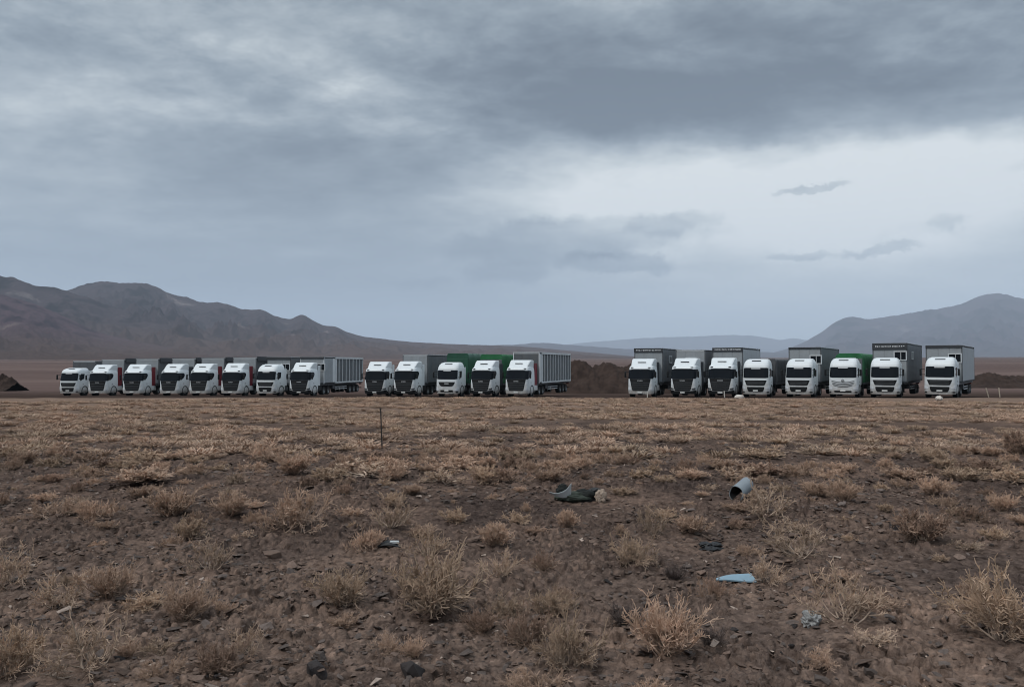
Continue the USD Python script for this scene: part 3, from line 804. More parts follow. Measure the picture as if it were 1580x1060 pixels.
def far_tuft(seed, n=150):
    g = np.random.default_rng(seed)
    a = g.uniform(0, 2 * PI, n)
    rr = np.sqrt(g.uniform(0, 1, n)) * 0.34
    foot = np.stack([rr * np.cos(a), rr * np.sin(a), np.zeros(n)], -1)
    d = np.stack([np.cos(a) * rr * 1.9, np.sin(a) * rr * 1.9, np.full(n, 0.8)], -1) + g.normal(0, 0.32, (n, 3))
    P = bend(foot, d, g.uniform(0.45, 1.0, n) * (1 - 0.6 * rr), 3, g, 0.3, 0.4)
    R = np.broadcast_to(np.array([0.030, 0.030, 0.014]), (n, 3))
    m = tubes(P, R, 3)
    return m


rest = slice(NEAR, None)
n = len(ax) - NEAR
protos = [('tuft', far_tuft(300 + i, 110), ('straw', 'straw', 'straw', 'golden', 'grey_straw', 'straw')[i]) for i in range(6)]
instancer('far_field_tufts', protos, np.stack([ax[rest], ay[rest], az_[rest]], -1), euler_quats(g.uniform(0, 2 * PI, n), 0 * ax[rest], 0 * ax[rest]), np.stack([aw[rest], aw[rest], ah[rest] * 1.15], -1), g.integers(0, 6, n),
          kind='stuff', label='dry straw-coloured tufts covering the field towards its far edge', category='dry tufts')
print('stones', len(gx), 'plants', len(ax))

# ------------------------------------------------------------------ lorries
DUST = (0.30, 0.24, 0.20)
mat('white_paint', {
    'g': ('geometry', {}), 'tc': ('texture_coordinate', {}), 's': ('separate_xyz', {}), 'oi': ('object_info', {}),
    'n': ('noise_texture', {'scale': 2.2, 'detail': 8.0, 'roughness': 0.7}),
    'h': ('map_range', {'from_min': 1.9, 'from_max': 0.3, 'to_min': -0.28, 'to_max': 0.28, 'clamp': True}),
    'a': ('math', {'math_type': 'add'}),
    'k': ('map_range', {'from_min': 0.38, 'from_max': 0.85, 'to_min': 0.0, 'to_max': 0.85, 'clamp': True}),
    'x': ('mix', {'mix_type': 'mix', 'color1': (0.56, 0.59, 0.605), 'color2': (0.27, 0.235, 0.205)}),
    'p': ('principled_bsdf', {'roughness': 0.45, 'specular_ior_level': 0.4})},
    [('tc.object', 's.vector'), ('tc.object', 'n.vector'), ('s.z', 'h.value'), ('h.result', 'a.value1'), ('n.fac', 'a.value2'), ('a.value', 'k.value'), ('k.result', 'x.fac'), ('x.color', 'p.base_color')])
plain('white_panel', (0.47, 0.495, 0.51), rough=0.5, vary=0.10, scale=1.0, dirt=(0.50, 0.49, 0.47))
plain('black_trim', (0.007, 0.008, 0.009), rough=0.6, vary=0.3, spec=0.2, dirt=(0.020, 0.018, 0.017))
plain('grey_trim', (0.055, 0.058, 0.062), rough=0.5, vary=0.25)
plain('chrome', (0.62, 0.63, 0.64), rough=0.25, metallic=0.9, vary=0.1)
plain('rubber', (0.014, 0.014, 0.015), rough=0.85, vary=0.3, dirt=(0.05, 0.043, 0.038))
plain('rim_metal', (0.42, 0.43, 0.44), rough=0.4, metallic=0.5, vary=0.25, dirt=(0.20, 0.17, 0.15))
plain('chassis_paint', (0.018, 0.018, 0.020), rough=0.6, vary=0.3, dirt=(0.055, 0.047, 0.042))
plain('red_paint', (0.135, 0.010, 0.018), rough=0.45, vary=0.15, dirt=(0.10, 0.035, 0.033))
plain('grey_cladding', (0.235, 0.255, 0.27), rough=0.55, vary=0.10, scale=0.8, dirt=(0.20, 0.205, 0.21))
plain('pale_cladding', (0.29, 0.31, 0.325), rough=0.5, vary=0.10, scale=0.8, dirt=(0.33, 0.335, 0.335))
plain('dark_cladding', (0.075, 0.082, 0.090), rough=0.6, vary=0.18, scale=0.8, dirt=(0.11, 0.105, 0.10))
plain('charcoal', (0.028, 0.031, 0.036), rough=0.6, vary=0.2)
plain('lettering', (0.45, 0.46, 0.47), rough=0.6, vary=0.1)
plain('green_tarp', (0.020, 0.118, 0.046), rough=0.7, vary=0.35, scale=1.2, spec=0.2, dirt=(0.035, 0.12, 0.055))
plain('dark_green_tarp', (0.010, 0.060, 0.034), rough=0.5, vary=0.25, scale=1.2)
plain('grey_tarp', (0.055, 0.058, 0.062), rough=0.6, vary=0.3, scale=1.2)
plain('lamp_glass', (0.55, 0.57, 0.60), rough=0.12, vary=0.2, spec=0.8)
plain('tail_red', (0.25, 0.015, 0.012), rough=0.3, vary=0.1)
plain('plate_white', (0.62, 0.62, 0.60), rough=0.5, vary=0.05)
mat('dark_glass', {'p': ('principled_bsdf', {'base_color': (0.006, 0.008, 0.011), 'roughness': 0.12, 'specular_ior_level': 0.16})}, [])


class Shell:
    """A cab's skin: an outline with rounded front corners that changes with height."""

    def __init__(self, zs, fs, ws, back, rc=0.28, bow=0.07):
        self.zs, self.fs, self.ws, self.back, self.rc, self.bow = zs, fs, ws, back, rc, bow

    def at(self, s, z, off=0.0):
        """Point at arc length s from the middle of the front (positive to +x), height z, pushed out by off."""
        s, z = np.broadcast_arrays(np.asarray(s, float), np.asarray(z, float))
        f, w = np.interp(z, self.zs, self.fs), np.interp(z, self.zs, self.ws)
        rc = np.minimum(self.rc, w * 0.6)
        a, sg = np.abs(s), np.sign(s)
        wf, arc = w - rc, rc * PI / 2
        th = np.clip((a - wf) / rc, 0, PI / 2)
        side = np.maximum(a - wf - arc, 0)
        x = np.where(a < wf, a, wf + (rc + off) * np.sin(th))
        y = f + rc - (rc + off) * np.cos(th) + side
        y = np.where(a < wf, f - off, y)
        y = y - self.bow * np.clip(1 - (x / np.maximum(w, 0.1)) ** 2, 0, 1) * np.clip(1 - side * 2, 0, 1)
        return np.stack([sg * x, y, z], -1)

    def smax(self, z):
        f, w = np.interp(z, self.zs, self.fs), np.interp(z, self.zs, self.ws)
        rc = min(self.rc, w * 0.6)
        return (w - rc) + rc * PI / 2 + (self.back - f - rc)

    def mesh(self):
        zz = np.unique(np.concatenate([np.linspace(a, b, 4) for a, b in zip(self.zs[:-1], self.zs[1:])]))
        rows = []
        for z in zz:
            f, w = np.interp(z, self.zs, self.fs), np.interp(z, self.zs, self.ws)
            rc = min(self.rc, w * 0.6)
            wf, e = w - rc, self.smax(z)
            half = np.concatenate([np.linspace(0, wf, 5), wf + np.linspace(0, rc * PI / 2, 6)[1:], np.linspace(wf + rc * PI / 2, e, 5)[1:]])
            s = np.concatenate([-half[::-1], half[1:]])
            rows.append(self.at(s, np.full_like(s, z)))
        R = np.array(rows)
        n, m, _ = R.shape
        v = R.reshape(-1, 3)
        i, j = np.meshgrid(np.arange(n - 1), np.arange(m), indexing='ij')
        j2 = (j + 1) % m
        q = np.stack([i * m + j, i * m + j2, (i + 1) * m + j2, (i + 1) * m + j], -1).reshape(-1, 4)
        f = np.vstack([q[:, [0, 1, 2]], q[:, [0, 2, 3]]])
        top, bot = R[-1].mean(0), R[0].mean(0)
        v = np.vstack([v, top, bot])
        T, B, o = len(v) - 2, len(v) - 1, (n - 1) * m
        jj = np.arange(m)
        f = np.vstack([f, np.stack([o + jj, o + (jj + 1) % m, np.full(m, T)], -1), np.stack([(jj + 1) % m, jj, np.full(m, B)], -1)])
        return trimesh.Trimesh(v, f, process=False)

    def patch(self, s0, s1, lo, hi, off=0.012, n=22, k=6):
        """A panel on the skin between s0 and s1; lo and hi are heights, or (s, height) points."""
        s = np.linspace(s0, s1, n)
        L = np.full(n, lo) if np.ndim(lo) == 0 else np.interp(s, *np.array(lo, float).T)
        H = np.full(n, hi) if np.ndim(hi) == 0 else np.interp(s, *np.array(hi, float).T)
        t = np.linspace(0, 1, k)[:, None]
        z = L * (1 - t) + np.maximum(H, L + 0.005) * t
        S = np.broadcast_to(s, z.shape)
        P, Q = self.at(S, z, off), self.at(S, z, -0.02)
        idx = np.arange(k * n).reshape(k, n)
        q = np.stack([idx[:-1, :-1], idx[:-1, 1:], idx[1:, 1:], idx[1:, :-1]], -1).reshape(-1, 4)
        ring = np.concatenate([idx[0, :], idx[1:, -1], idx[-1, -2::-1], idx[-2:0:-1, 0]])
        r2 = np.roll(ring, -1)
        N = k * n
        rim = np.stack([ring, ring + N, r2 + N, r2], -1)
        q = np.vstack([q, rim])
        return trimesh.Trimesh(np.vstack([P.reshape(-1, 3), Q.reshape(-1, 3)]), np.vstack([q[:, [0, 1, 2]], q[:, [0, 2, 3]]]), process=False)


def wheel(parent, x, y, r=0.5, w=0.32):
    x1 = UsdGeom.Xform.Define(stage, path_of('wheel', parent)).GetPrim()
    sg = 1 if x > 0 else -1
    prof = np.array([[r * 0.56, -w / 2], [r * 0.9, -w / 2], [r * 0.985, -w * 0.38], [r, -w * 0.25], [r, w * 0.25], [r * 0.985, w * 0.38], [r * 0.9, w / 2], [r * 0.56, w / 2], [r * 0.56, -w / 2]])
    ty = trimesh.creation.revolve(prof, sections=24)
    ri = trimesh.creation.revolve(np.array([[0, w * 0.30], [r * 0.16, w * 0.32], [r * 0.2, w * 0.12], [r * 0.44, w * 0.02], [r * 0.5, w * 0.40], [r * 0.57, w * 0.46], [r * 0.57, -w * 0.45], [0, -w * 0.45]]), sections=20)
    R = trimesh.transformations.rotation_matrix(sg * PI / 2, [0, 1, 0])
    for nm, m, lk in (('tyre', ty, 'rubber'), ('rim', ri, 'rim_metal')):
        m.apply_transform(R)
        m.apply_translation([x, y, r])
        obj(nm, m, lk, x1, smooth=30)


def mirror(parent, x, z, y=0.05):
    sg = np.sign(x)
    h = rbox(0.16, 0.20, 0.62, (x + sg * 0.27, y, z), 0.05)
    arms = cat([cyl((x - sg * 0.05, y + 0.22, z + 0.28), (x + sg * 0.24, y, z + 0.30), 0.025, 8), cyl((x - sg * 0.05, y + 0.22, z - 0.2), (x + sg * 0.24, y, z - 0.22), 0.025, 8)])
    obj('mirror', cat([h, arms]), 'black_trim', parent)


def deflector(parent, w0, w1, y0, y1, y2, z0, z1, look='white_paint'):
    """Roof spoiler: low lip in front, sloping up to a tall back."""
    V = []
    prof = [(y0, z0), (y0 + 0.05, z0 + 0.10), (y0 + 0.35 * (y1 - y0), z0 + 0.46 * (z1 - z0)), (y0 + 0.7 * (y1 - y0), z0 + 0.84 * (z1 - z0)), (y1, z1), (y2, z1 - 0.02), (y2, z0)]
    for i, (y, z) in enumerate(prof):
        t = i / (len(prof) - 1)
        w = w0 + (w1 - w0) * min(1, (y - y0) / (y1 - y0))
        inset = 0.09 if z > z0 + 0.05 else 0.0
        V += [(-w, y, z - (0.07 if inset else 0)), (-w + inset, y, z), (w - inset, y, z), (w, y, z - (0.07 if inset else 0))]
    m = trimesh.convex.convex_hull(np.array(V))
    obj('roof_spoiler', m, look, parent, smooth=25)


def text_on_front(parent, txt, z, height, look='lettering', y=-0.1):
    m = meshkit.text_mesh(txt, height, depth=0.012, bold=True)
    m.apply_translation([-m.bounds[:, 0].mean(), -m.bounds[:, 1].mean(), 0])
    m.apply_transform(trimesh.transformations.rotation_matrix(PI / 2, [1, 0, 0]))
    m.apply_translation([0, y, z])
    obj('lettering', m, look, parent)


def chassis(root, axles=(4.1,), L=5.9):
    obj('frame', cat([rbox(0.09, L - 1.4, 0.28, (sx * 0.42, 1.4 + (L - 1.4) / 2, 0.88), 0.02) for sx in (-1, 1)] + [rbox(0.9, 0.12, 0.2, (0, yy, 0.86), 0.02) for yy in (2.6, 3.6, L - 0.2)]), 'chassis_paint', root)
    obj('fuel_tank', rbox(0.62, 1.05, 0.60, (0.88, 2.75, 0.72), 0.12), 'grey_trim', root, smooth=30)
    obj('fuel_tank', rbox(0.62, 0.95, 0.60, (-0.88, 2.75, 0.72), 0.12), 'grey_trim', root, smooth=30)
    obj('mudguard', rbox(0.62, 1.15, 0.05, (0.92, axles[0], 1.08), 0.02), 'black_trim', root)
    obj('mudguard', rbox(0.62, 1.15, 0.05, (-0.92, axles[0], 1.08), 0.02), 'black_trim', root)
    for sx in (-1, 1):
        wheel(root, sx * 1.03, 1.42, 0.51, 0.34)
        for a in axles:
            wheel(root, sx * 0.93, a, 0.51, 0.56)
    obj('coupling_plate', rbox(0.9, 0.9, 0.1, (0, axles[0] - 0.2, 1.13), 0.03), 'chassis_paint', root)


def door(root, S, z0, z1, a, b, handle_z):
    for sg in (1, -1):
        d = UsdGeom.Xform.Define(stage, path_of('door', root)).GetPrim()
        s0, s1 = (a, b) if sg > 0 else (-b, -a)
        obj('panel', S.patch(s0, s1, z0, z1, 0.006, 8, 4), 'white_paint', d, smooth=30)
        sm = b - 0.12
        p = S.at(np.array([sg * sm]), np.array([handle_z]), 0.02)[0]
        obj('handle', rbox(0.04, 0.16, 0.05, p, 0.012), 'black_trim', d)


def cab_tall(root, bumper, fairing, slats=True, spoiler=3.80):
    """Tall cab: black glass that wraps into the doors over a dark grille narrowing downwards."""
    S = Shell([0.34, 0.62, 1.2, 1.78, 2.72, 2.98, 3.12, 3.18], [0.05, 0.0, 0.0, 0.03, 0.20, 0.34, 0.62, 0.95], [1.20, 1.25, 1.25, 1.25, 1.21, 1.17, 1.08, 0.95], 2.30, 0.30)
    obj('cab_body', S.mesh(), 'white_paint', root, smooth=32)
    lo = [(-2.28, 2.34), (-2.05, 2.06), (-1.85, 1.98), (-1.42, 1.90), (-1.18, 1.76), (1.18, 1.76), (1.42, 1.90), (1.85, 1.98), (2.05, 2.06), (2.28, 2.34)]
    hi = [(-2.28, 2.52), (-2.12, 2.66), (-1.9, 2.70), (1.9, 2.70), (2.12, 2.66), (2.28, 2.52)]
    obj('windscreen', S.patch(-1.32, 1.32, 1.80, 2.70, 0.014, 30, 7), 'dark_glass', root, smooth=30)
    for s0, s1 in ((1.33, 2.28), (-2.28, -1.33)):
        obj('side_window', S.patch(s0, s1, lo, hi, 0.014, 14, 5), 'dark_glass', root, smooth=30)
    gl = UsdGeom.Xform.Define(stage, path_of('grille', root)).GetPrim()
    glo = [(-1.04, 1.74), (-0.93, 1.25), (-0.80, 0.66), (-0.74, 0.60), (0.74, 0.60), (0.80, 0.66), (0.93, 1.25), (1.04, 1.74)]
    obj('surround', S.patch(-1.04, 1.04, glo, 1.79, 0.02, 32, 6), 'black_trim', gl, smooth=30)
    if slats:
        for i, z in enumerate((0.78, 0.98, 1.18, 1.38)):
            h = 0.78 + 0.05 * i
            obj('slat', S.patch(-h, h, z, z + 0.05, 0.04, 12, 2), 'grey_trim', gl)
    text_on_front(gl, 'SCANIA', 1.60, 0.10, y=-0.085)
    bl = 'white_paint' if bumper == 'white' else 'black_trim'
    obj('bumper', S.patch(-1.45, 1.45, [(-1.45, 0.30), (1.45, 0.30)], [(-1.45, 0.66), (-0.82, 0.62), (-0.74, 0.56), (0.74, 0.56), (0.82, 0.62), (1.45, 0.66)], 0.035, 30, 4), bl, root, smooth=30)
    for sg in (-1, 1):
        a, b = (0.90, 1.26)
        s0, s1 = (a, b) if sg > 0 else (-b, -a)
        obj('headlight', S.patch(s0, s1, 0.70, [(a * sg, 0.84), (b * sg, 0.93)] if sg > 0 else [(-b, 0.93), (-a, 0.84)], 0.03, 8, 3), 'lamp_glass' if bumper == 'white' else 'grey_trim', root)
        p = S.at(np.array([sg * 0.86]), np.array([2.90]), 0.02)[0]
        obj('roof_lamp', rbox(0.26, 0.10, 0.09, p, 0.03), 'black_trim', root)
    obj('number_plate', rbox(0.46, 0.02, 0.12, (0, -0.125, 0.44), 0.005), 'plate_white', root)
    door(root, S, 0.85, 1.86, 1.45, 2.30, 1.45)
    mirror(root, 1.25, 2.20, 0.10)
    mirror(root, -1.25, 2.20, 0.10)
    obj('sun_visor', rbox(1.9, 0.14, 0.06, (0, 0.10, 2.78), 0.02), 'white_paint', root)
    deflector(root, 1.02, 1.14, 0.55, 1.55, 2.35, 3.06, spoiler)
    obj('roof_vent', rbox(0.86, 0.05, 0.08, (0, 0.84, 3.43), 0.02), 'black_trim', root)
    fl = dict(red='red_paint', dark='charcoal', white='white_paint')[fairing]
    for sg in (-1, 1):
        obj('side_fairing', rbox(0.06, 0.92 if fairing != 'white' else 0.62, 2.35, (sg * 1.21, 2.79 if fairing != 'white' else 2.64, 2.28), 0.025), fl, root)
        obj('side_skirt', rbox(0.06, 1.1, 0.55, (sg * 1.21, 2.85, 0.85), 0.02), 'white_paint' if bumper == 'white' else 'black_trim', root)
        obj('step', rbox(0.10, 0.55, 0.30, (sg * 1.18, 0.62, 0.52), 0.03), 'white_paint' if bumper == 'white' else 'black_trim', root)
        obj('wheel_arch', trimesh.creation.annulus(r_min=0.56, r_max=0.66, height=0.34, sections=28, transform=trimesh.transformations.translation_matrix([sg * 1.10, 1.42, 0.51]) @ trimesh.transformations.rotation_matrix(PI / 2, [0, 1, 0])), 'black_trim', root, smooth=30)


def cab_round(root, front='bar', roof=3.62, fairing='white'):
    """Rounded cab: separate door glass, pale bar under the windscreen, trapezoid grille, lamps in a stepped bumper."""
    r = roof
    S = Shell([0.34, 0.62, 1.2, 1.80, 2.78, 3.02, 3.02 + 0.5 * (r - 3.02), 3.02 + 0.85 * (r - 3.02), r], [0.06, 0.0, 0.0, 0.04, 0.22, 0.30, 0.52, 0.85, 1.25], [1.19, 1.25, 1.25, 1.25, 1.21, 1.20, 1.13, 1.0, 0.82], 2.25, 0.34, 0.10)
    obj('cab_body', S.mesh(), 'white_paint', root, smooth=34)
    obj('windscreen', S.patch(-1.16, 1.16, [(-1.16, 1.86), (-0.9, 1.82), (0.9, 1.82), (1.16, 1.86)], [(-1.16, 2.76), (-1.0, 2.80), (1.0, 2.80), (1.16, 2.76)], 0.014, 28, 7), 'dark_glass', root, smooth=30)
    obj('visor_strip', S.patch(-0.42, 0.42, 2.68, 2.78, 0.03, 8, 2), 'lettering', root)
    for sg in (-1, 1):
        a, b = 1.50, 2.25
        lo = [(a, 1.86), (a + 0.15, 1.82), (b - 0.3, 2.0), (b, 2.06)]
        s0, s1 = (a, b) if sg > 0 else (-b, -a)
        lo_ = lo if sg > 0 else [(-s, z) for s, z in lo[::-1]]
        obj('side_window', S.patch(s0, s1, lo_, 2.70, 0.014, 8, 4), 'dark_glass', root, smooth=30)
    gl = UsdGeom.Xform.Define(stage, path_of('grille', root)).GetPrim()
    if front == 'bar':
        glo = [(-1.0, 1.56), (-0.84, 1.16), (-0.78, 1.12), (0.78, 1.12), (0.84, 1.16), (1.0, 1.56)]
        obj('surround', S.patch(-1.0, 1.0, glo, [(-1.0, 1.60), (1.0, 1.60)], 0.02, 26, 5), 'black_trim', gl, smooth=30)
        for z in (1.22, 1.34, 1.46):
            obj('slat', S.patch(-0.76, 0.76, z, z + 0.035, 0.035, 12, 2), 'grey_trim', gl)
        obj('lower_grille', S.patch(-0.78, 0.78, [(-0.78, 0.80), (-0.66, 0.52), (0.66, 0.52), (0.78, 0.80)], [(-0.78, 0.98), (0.78, 0.98)], 0.03, 22, 4), 'black_trim', root, smooth=30)
        hz0 = (0.78, 1.00)
    elif front == 'wing':
        glo = [(-0.92, 1.50), (-0.80, 1.22), (-0.62, 1.08), (0.62, 1.08), (0.80, 1.22), (0.92, 1.50)]
        obj('surround', S.patch(-0.92, 0.92, glo, [(-0.92, 1.54), (0.92, 1.54)], 0.02, 26, 5), 'black_trim', gl, smooth=30)
        obj('emblem', S.patch(-0.24, 0.24, 1.32, 1.40, 0.04, 8, 2), 'lettering', gl)
        obj('lower_grille', S.patch(-0.70, 0.70, 0.46, 0.68, 0.03, 16, 3), 'black_trim', root, smooth=30)
        hz0 = (0.62, 0.90)
    else:                                                   # swept bars
        for i, (z, w) in enumerate(((1.52, 0.98), (1.38, 0.98), (1.24, 0.92), (1.10, 0.82))):
            c = lambda dz: [(-w, z + dz), (-w * 0.5, z - 0.12 + dz), (0, z - 0.15 + dz), (w * 0.5, z - 0.12 + dz), (w, z + dz)]
            obj('bar', S.patch(-w, w, c(0.0), c(0.045), 0.03, 20, 2), 'grey_trim', gl, smooth=30)
        ring = trimesh.creation.annulus(r_min=0.105, r_max=0.13, height=0.03, sections=24)
        star = cat([ring] + [trimesh.creation.extrude_polygon(Polygon([(0.022 * math.cos(t - 1.05), 0.022 * math.sin(t - 1.05)), (0.112 * math.cos(t), 0.112 * math.sin(t)), (0.022 * math.cos(t + 1.05), 0.022 * math.sin(t + 1.05)), (0, 0)]), 0.02) for t in (PI / 2, PI / 2 + 2.094, PI / 2 - 2.094)])
        star.apply_transform(trimesh.transformations.rotation_matrix(PI / 2, [1, 0, 0]))
        star.apply_translation([0, -0.125, 1.55])
        obj('emblem', star, 'grey_trim', gl)
        obj('lower_grille', S.patch(-0.74, 0.74, 0.46, 0.62, 0.03, 16, 3), 'black_trim', root, smooth=30)
        hz0 = (0.72, 1.0)
    obj('bumper', S.patch(-1.45, 1.45, 0.30, [(-1.45, 0.60), (-0.9, 0.56), (-0.8, 0.44), (0.8, 0.44), (0.9, 0.56), (1.45, 0.60)], 0.03, 30, 4), 'white_paint', root, smooth=30)
    for sg in (-1, 1):
        a, b = 0.90, 1.34
        s0, s1 = (a, b) if sg > 0 else (-b, -a)
        top = [(a, hz0[1] - 0.08), (b, hz0[1] + 0.06)] if sg > 0 else [(-b, hz0[1] + 0.06), (-a, hz0[1] - 0.08)]
        obj('headlight', S.patch(s0, s1, hz0[0], top, 0.028, 8, 3), 'lamp_glass', root)
        obj('fog_lamp', S.patch(s0 + 0.1, s1 - 0.1, 0.44, 0.54, 0.045, 5, 2), 'black_trim', root)
        obj('step', rbox(0.10, 0.60, 0.32, (sg * 1.19, 0.62, 0.52), 0.03), 'white_paint', root)
        obj('side_fairing', rbox(0.06, 0.50, 2.0, (sg * 1.20, 2.52, 2.10), 0.025), dict(white='white_paint', dark='charcoal', red='red_paint')[fairing], root)
        obj('wheel_arch', trimesh.creation.annulus(r_min=0.56, r_max=0.66, height=0.34, sections=28, transform=trimesh.transformations.translation_matrix([sg * 1.10, 1.42, 0.51]) @ trimesh.transformations.rotation_matrix(PI / 2, [0, 1, 0])), 'black_trim', root, smooth=30)
    obj('number_plate', rbox(0.46, 0.02, 0.12, (0, -0.145, 0.62), 0.005), 'plate_white', root)
    door(root, S, 0.85, 1.80, 1.45, 2.26, 1.45)
    mirror(root, 1.25, 2.28, 0.06)
    mirror(root, -1.25, 2.28, 0.06)
    z = 3.02 + 0.62 * (r - 3.02)
    obj('roof_vent', S.patch(-0.42, 0.42, z, z + 0.09, 0.02, 8, 2), 'black_trim', root)


CABS = {}


def tractor_source(style, bumper, fairing, axles):
    k = (style, bumper, fairing, axles)
    if k not in CABS:
        root = UsdGeom.Xform.Define(stage, path_of('lorry_cab', CLASSES)).GetPrim()
        if style == 'tall':
            cab_tall(root, bumper, fairing)
        elif style == 'low':
            cab_round(root, 'bar', 3.42, fairing)
        else:
            cab_round(root, style, 3.64, fairing)
        chassis(root, (4.1, 5.4)[:axles], 5.9 if axles == 1 else 6.7)
        CABS[k] = root
    return CABS[k]


TRAILERS = {}


def trailer_source(L, deck=1.32):
    k = (L, deck)
    if k in TRAILERS:
        return TRAILERS[k]
    root = UsdGeom.Xform.Define(stage, path_of('flatbed_trailer', CLASSES)).GetPrim()
    obj('deck', rbox(2.55, L, 0.12, (0, L / 2, deck - 0.06), 0.02), 'chassis_paint', root)
    for sx in (-1, 1):
        obj('side_rail', rbox(0.06, L, 0.18, (sx * 1.28, L / 2, deck - 0.10), 0.02), 'grey_trim', root)
        obj('beam', rbox(0.14, L - 1.2, 0.36, (sx * 0.5, L / 2 + 0.4, deck - 0.32), 0.02), 'chassis_paint', root)
        obj('landing_leg', cat([rbox(0.13, 0.13, 0.80, (sx * 0.85, 2.9, deck - 0.55), 0.02), rbox(0.30, 0.30, 0.05, (sx * 0.85, 2.9, deck - 0.97), 0.01)]), 'grey_trim', root)
        for i, z in enumerate((0.62, 0.86)):
            obj('side_guard', rbox(0.04, L * 0.28, 0.10, (sx * 1.24, L * 0.46, z), 0.01), 'white_panel', root)
        obj('tail_lamp', rbox(0.36, 0.06, 0.14, (sx * 1.0, L - 0.02, deck - 0.28), 0.02), 'tail_red', root)
        for i in range(3):
            wheel(root, sx * 0.98, L - 4.1 + 1.31 * i, 0.50, 0.52)
    obj('rear_bumper', rbox(2.4, 0.10, 0.12, (0, L - 0.1, 0.55), 0.02), 'chassis_paint', root)
    obj('toolbox', rbox(0.45, 0.9, 0.45, (1.0, 3.9, deck - 0.45), 0.03), 'grey_trim', root)
    TRAILERS[k] = root
    return root


def window(root, c, w, h, ax=1, out=-1, frame='white_panel'):
    """A framed window in a wall whose normal runs along axis ax (0 or 1), facing out."""
    x = UsdGeom.Xform.Define(stage, path_of('window', root)).GetPrim()
    t = 0.09

    def b(u, v, su, sv, th, push):
        s = [0, 0, sv]
        p = [c[0], c[1], c[2] + v]
        s[1 - ax], s[ax] = su, th
        p[1 - ax] += u
        p[ax] += out * push
        return rbox(*s, p, 0.01)
    obj('frame', cat([b(0, h / 2 + t / 2, w + 2 * t, t, 0.08, 0.03), b(0, -h / 2 - t / 2, w + 2 * t, t, 0.08, 0.03), b(-w / 2 - t / 2, 0, t, h, 0.08, 0.03), b(w / 2 + t / 2, 0, t, h, 0.08, 0.03), b(0.05 * w, 0, 0.05, h, 0.05, 0.03)]), frame, x)
    obj('pane', b(0, 0, w, h, 0.02, 0.012), 'dark_glass', x)


def module(root, W, L, H, z0, front='grey_cladding', side='grey_cladding', fascia=None, marks=False, win=None, side_win=False, ribs=None, parapet=0.0):
    """A transported cabin unit: framed box of wall panels, fascia, windows; z0 is the deck."""
    zt = z0 + H
    obj('core', rbox(W - 0.10, L - 0.10, H - 0.06, (0, L / 2, z0 + H / 2), 0.02), 'dark_cladding', root)
    nf = max(2, round(W / 1.15))
    for i in range(nf):
        w = (W - 0.16) / nf
        obj('front_panel', rbox(w - 0.012, 0.05, H - 0.26, (-W / 2 + 0.08 + w * (i + 0.5), 0.025, z0 + H / 2), 0.008), front, root)
        obj('rear_panel', rbox(w - 0.012, 0.05, H - 0.26, (-W / 2 + 0.08 + w * (i + 0.5), L - 0.025, z0 + H / 2), 0.008), front, root)
    ns = max(3, round(L / 1.2))
    w = (L - 0.16) / ns
    for sg in (-1, 1):
        for i in range(ns):
            y = 0.08 + w * (i + 0.5)
            if sg > 0 and ribs and y > ribs * L:
                continue
            lk = 'white_panel' if (sg > 0 and ribs and y > ribs * L - w) else side
            obj('side_panel', rbox(0.05, w - 0.012, H - 0.26, (sg * (W / 2 - 0.025), y, z0 + H / 2), 0.008), lk, root)
        for y in (0.06, L - 0.06):
            obj('corner_post', rbox(0.12, 0.12, H, (sg * (W / 2 - 0.05), y, z0 + H / 2), 0.015), 'dark_cladding' if not ribs else 'white_panel', root)
    if ribs:
        y0 = ribs * L
        n = max(6, round((L - y0) / 1.1))
        for i in range(n + 1):
            y = y0 + (L - y0 - 0.2) * i / n + 0.05
            obj('rib', rbox(0.10, 0.13, H - 0.3, (W / 2 - 0.02, y, z0 + H / 2), 0.02), 'white_panel', root)
        for z in (z0 + 0.08, zt - 0.08):
            obj('rail', rbox(0.12, L - y0, 0.16, (W / 2 - 0.015, (L + y0) / 2, z), 0.02), 'white_panel', root)
        obj('rib_backing', rbox(0.03, L - y0 - 0.1, H - 0.2, (W / 2 - 0.055, (L + y0) / 2, z0 + H / 2), 0.005), 'dark_cladding', root)
    for z in (z0 + 0.065, zt - 0.065):
        obj('front_rail', rbox(W - 0.22, 0.08, 0.13, (0, 0.035, z), 0.015), 'pale_cladding' if (fascia is None and z > z0 + 1) else 'dark_cladding', root)
    obj('roof', rbox(W + 0.02, L + 0.02, 0.07, (0, L / 2, zt + 0.035), 0.02), 'pale_cladding', root)
    if fascia:
        fa = UsdGeom.Xform.Define(stage, path_of('fascia', root)).GetPrim()
        obj('board', rbox(W + 0.04, 0.08, fascia, (0, -0.05, zt + 0.06 - fascia / 2), 0.015), 'charcoal', fa)
        if marks:
            g = np.random.default_rng(int(L * 10 + W * 100))
            x = -W * 0.42
            ms = []
            while x < W * 0.42:
                l = g.uniform(0.05, 0.13)
                ms.append(box(l, 0.02, g.uniform(0.08, 0.13), (x + l / 2, -0.098, zt + 0.06 - fascia / 2 + g.uniform(-0.015, 0.015))))
                x += l + g.uniform(0.025, 0.09)
            obj('faded_lettering', cat(ms), 'lettering', fa, kind='stuff')
    if parapet:
        obj('side_fascia', rbox(0.16, L * 0.96, parapet + 0.42, (W / 2 + 0.03, L / 2, zt + parapet / 2 - 0.15), 0.02), 'charcoal', root)
    if win:
        window(root, (win * W, 0.0, zt - 1.15), 0.95, 0.70, 1, -1)
    if side_win:
        window(root, (W / 2, L * 0.3, zt - 1.1), 1.0, 0.6, 0, 1)


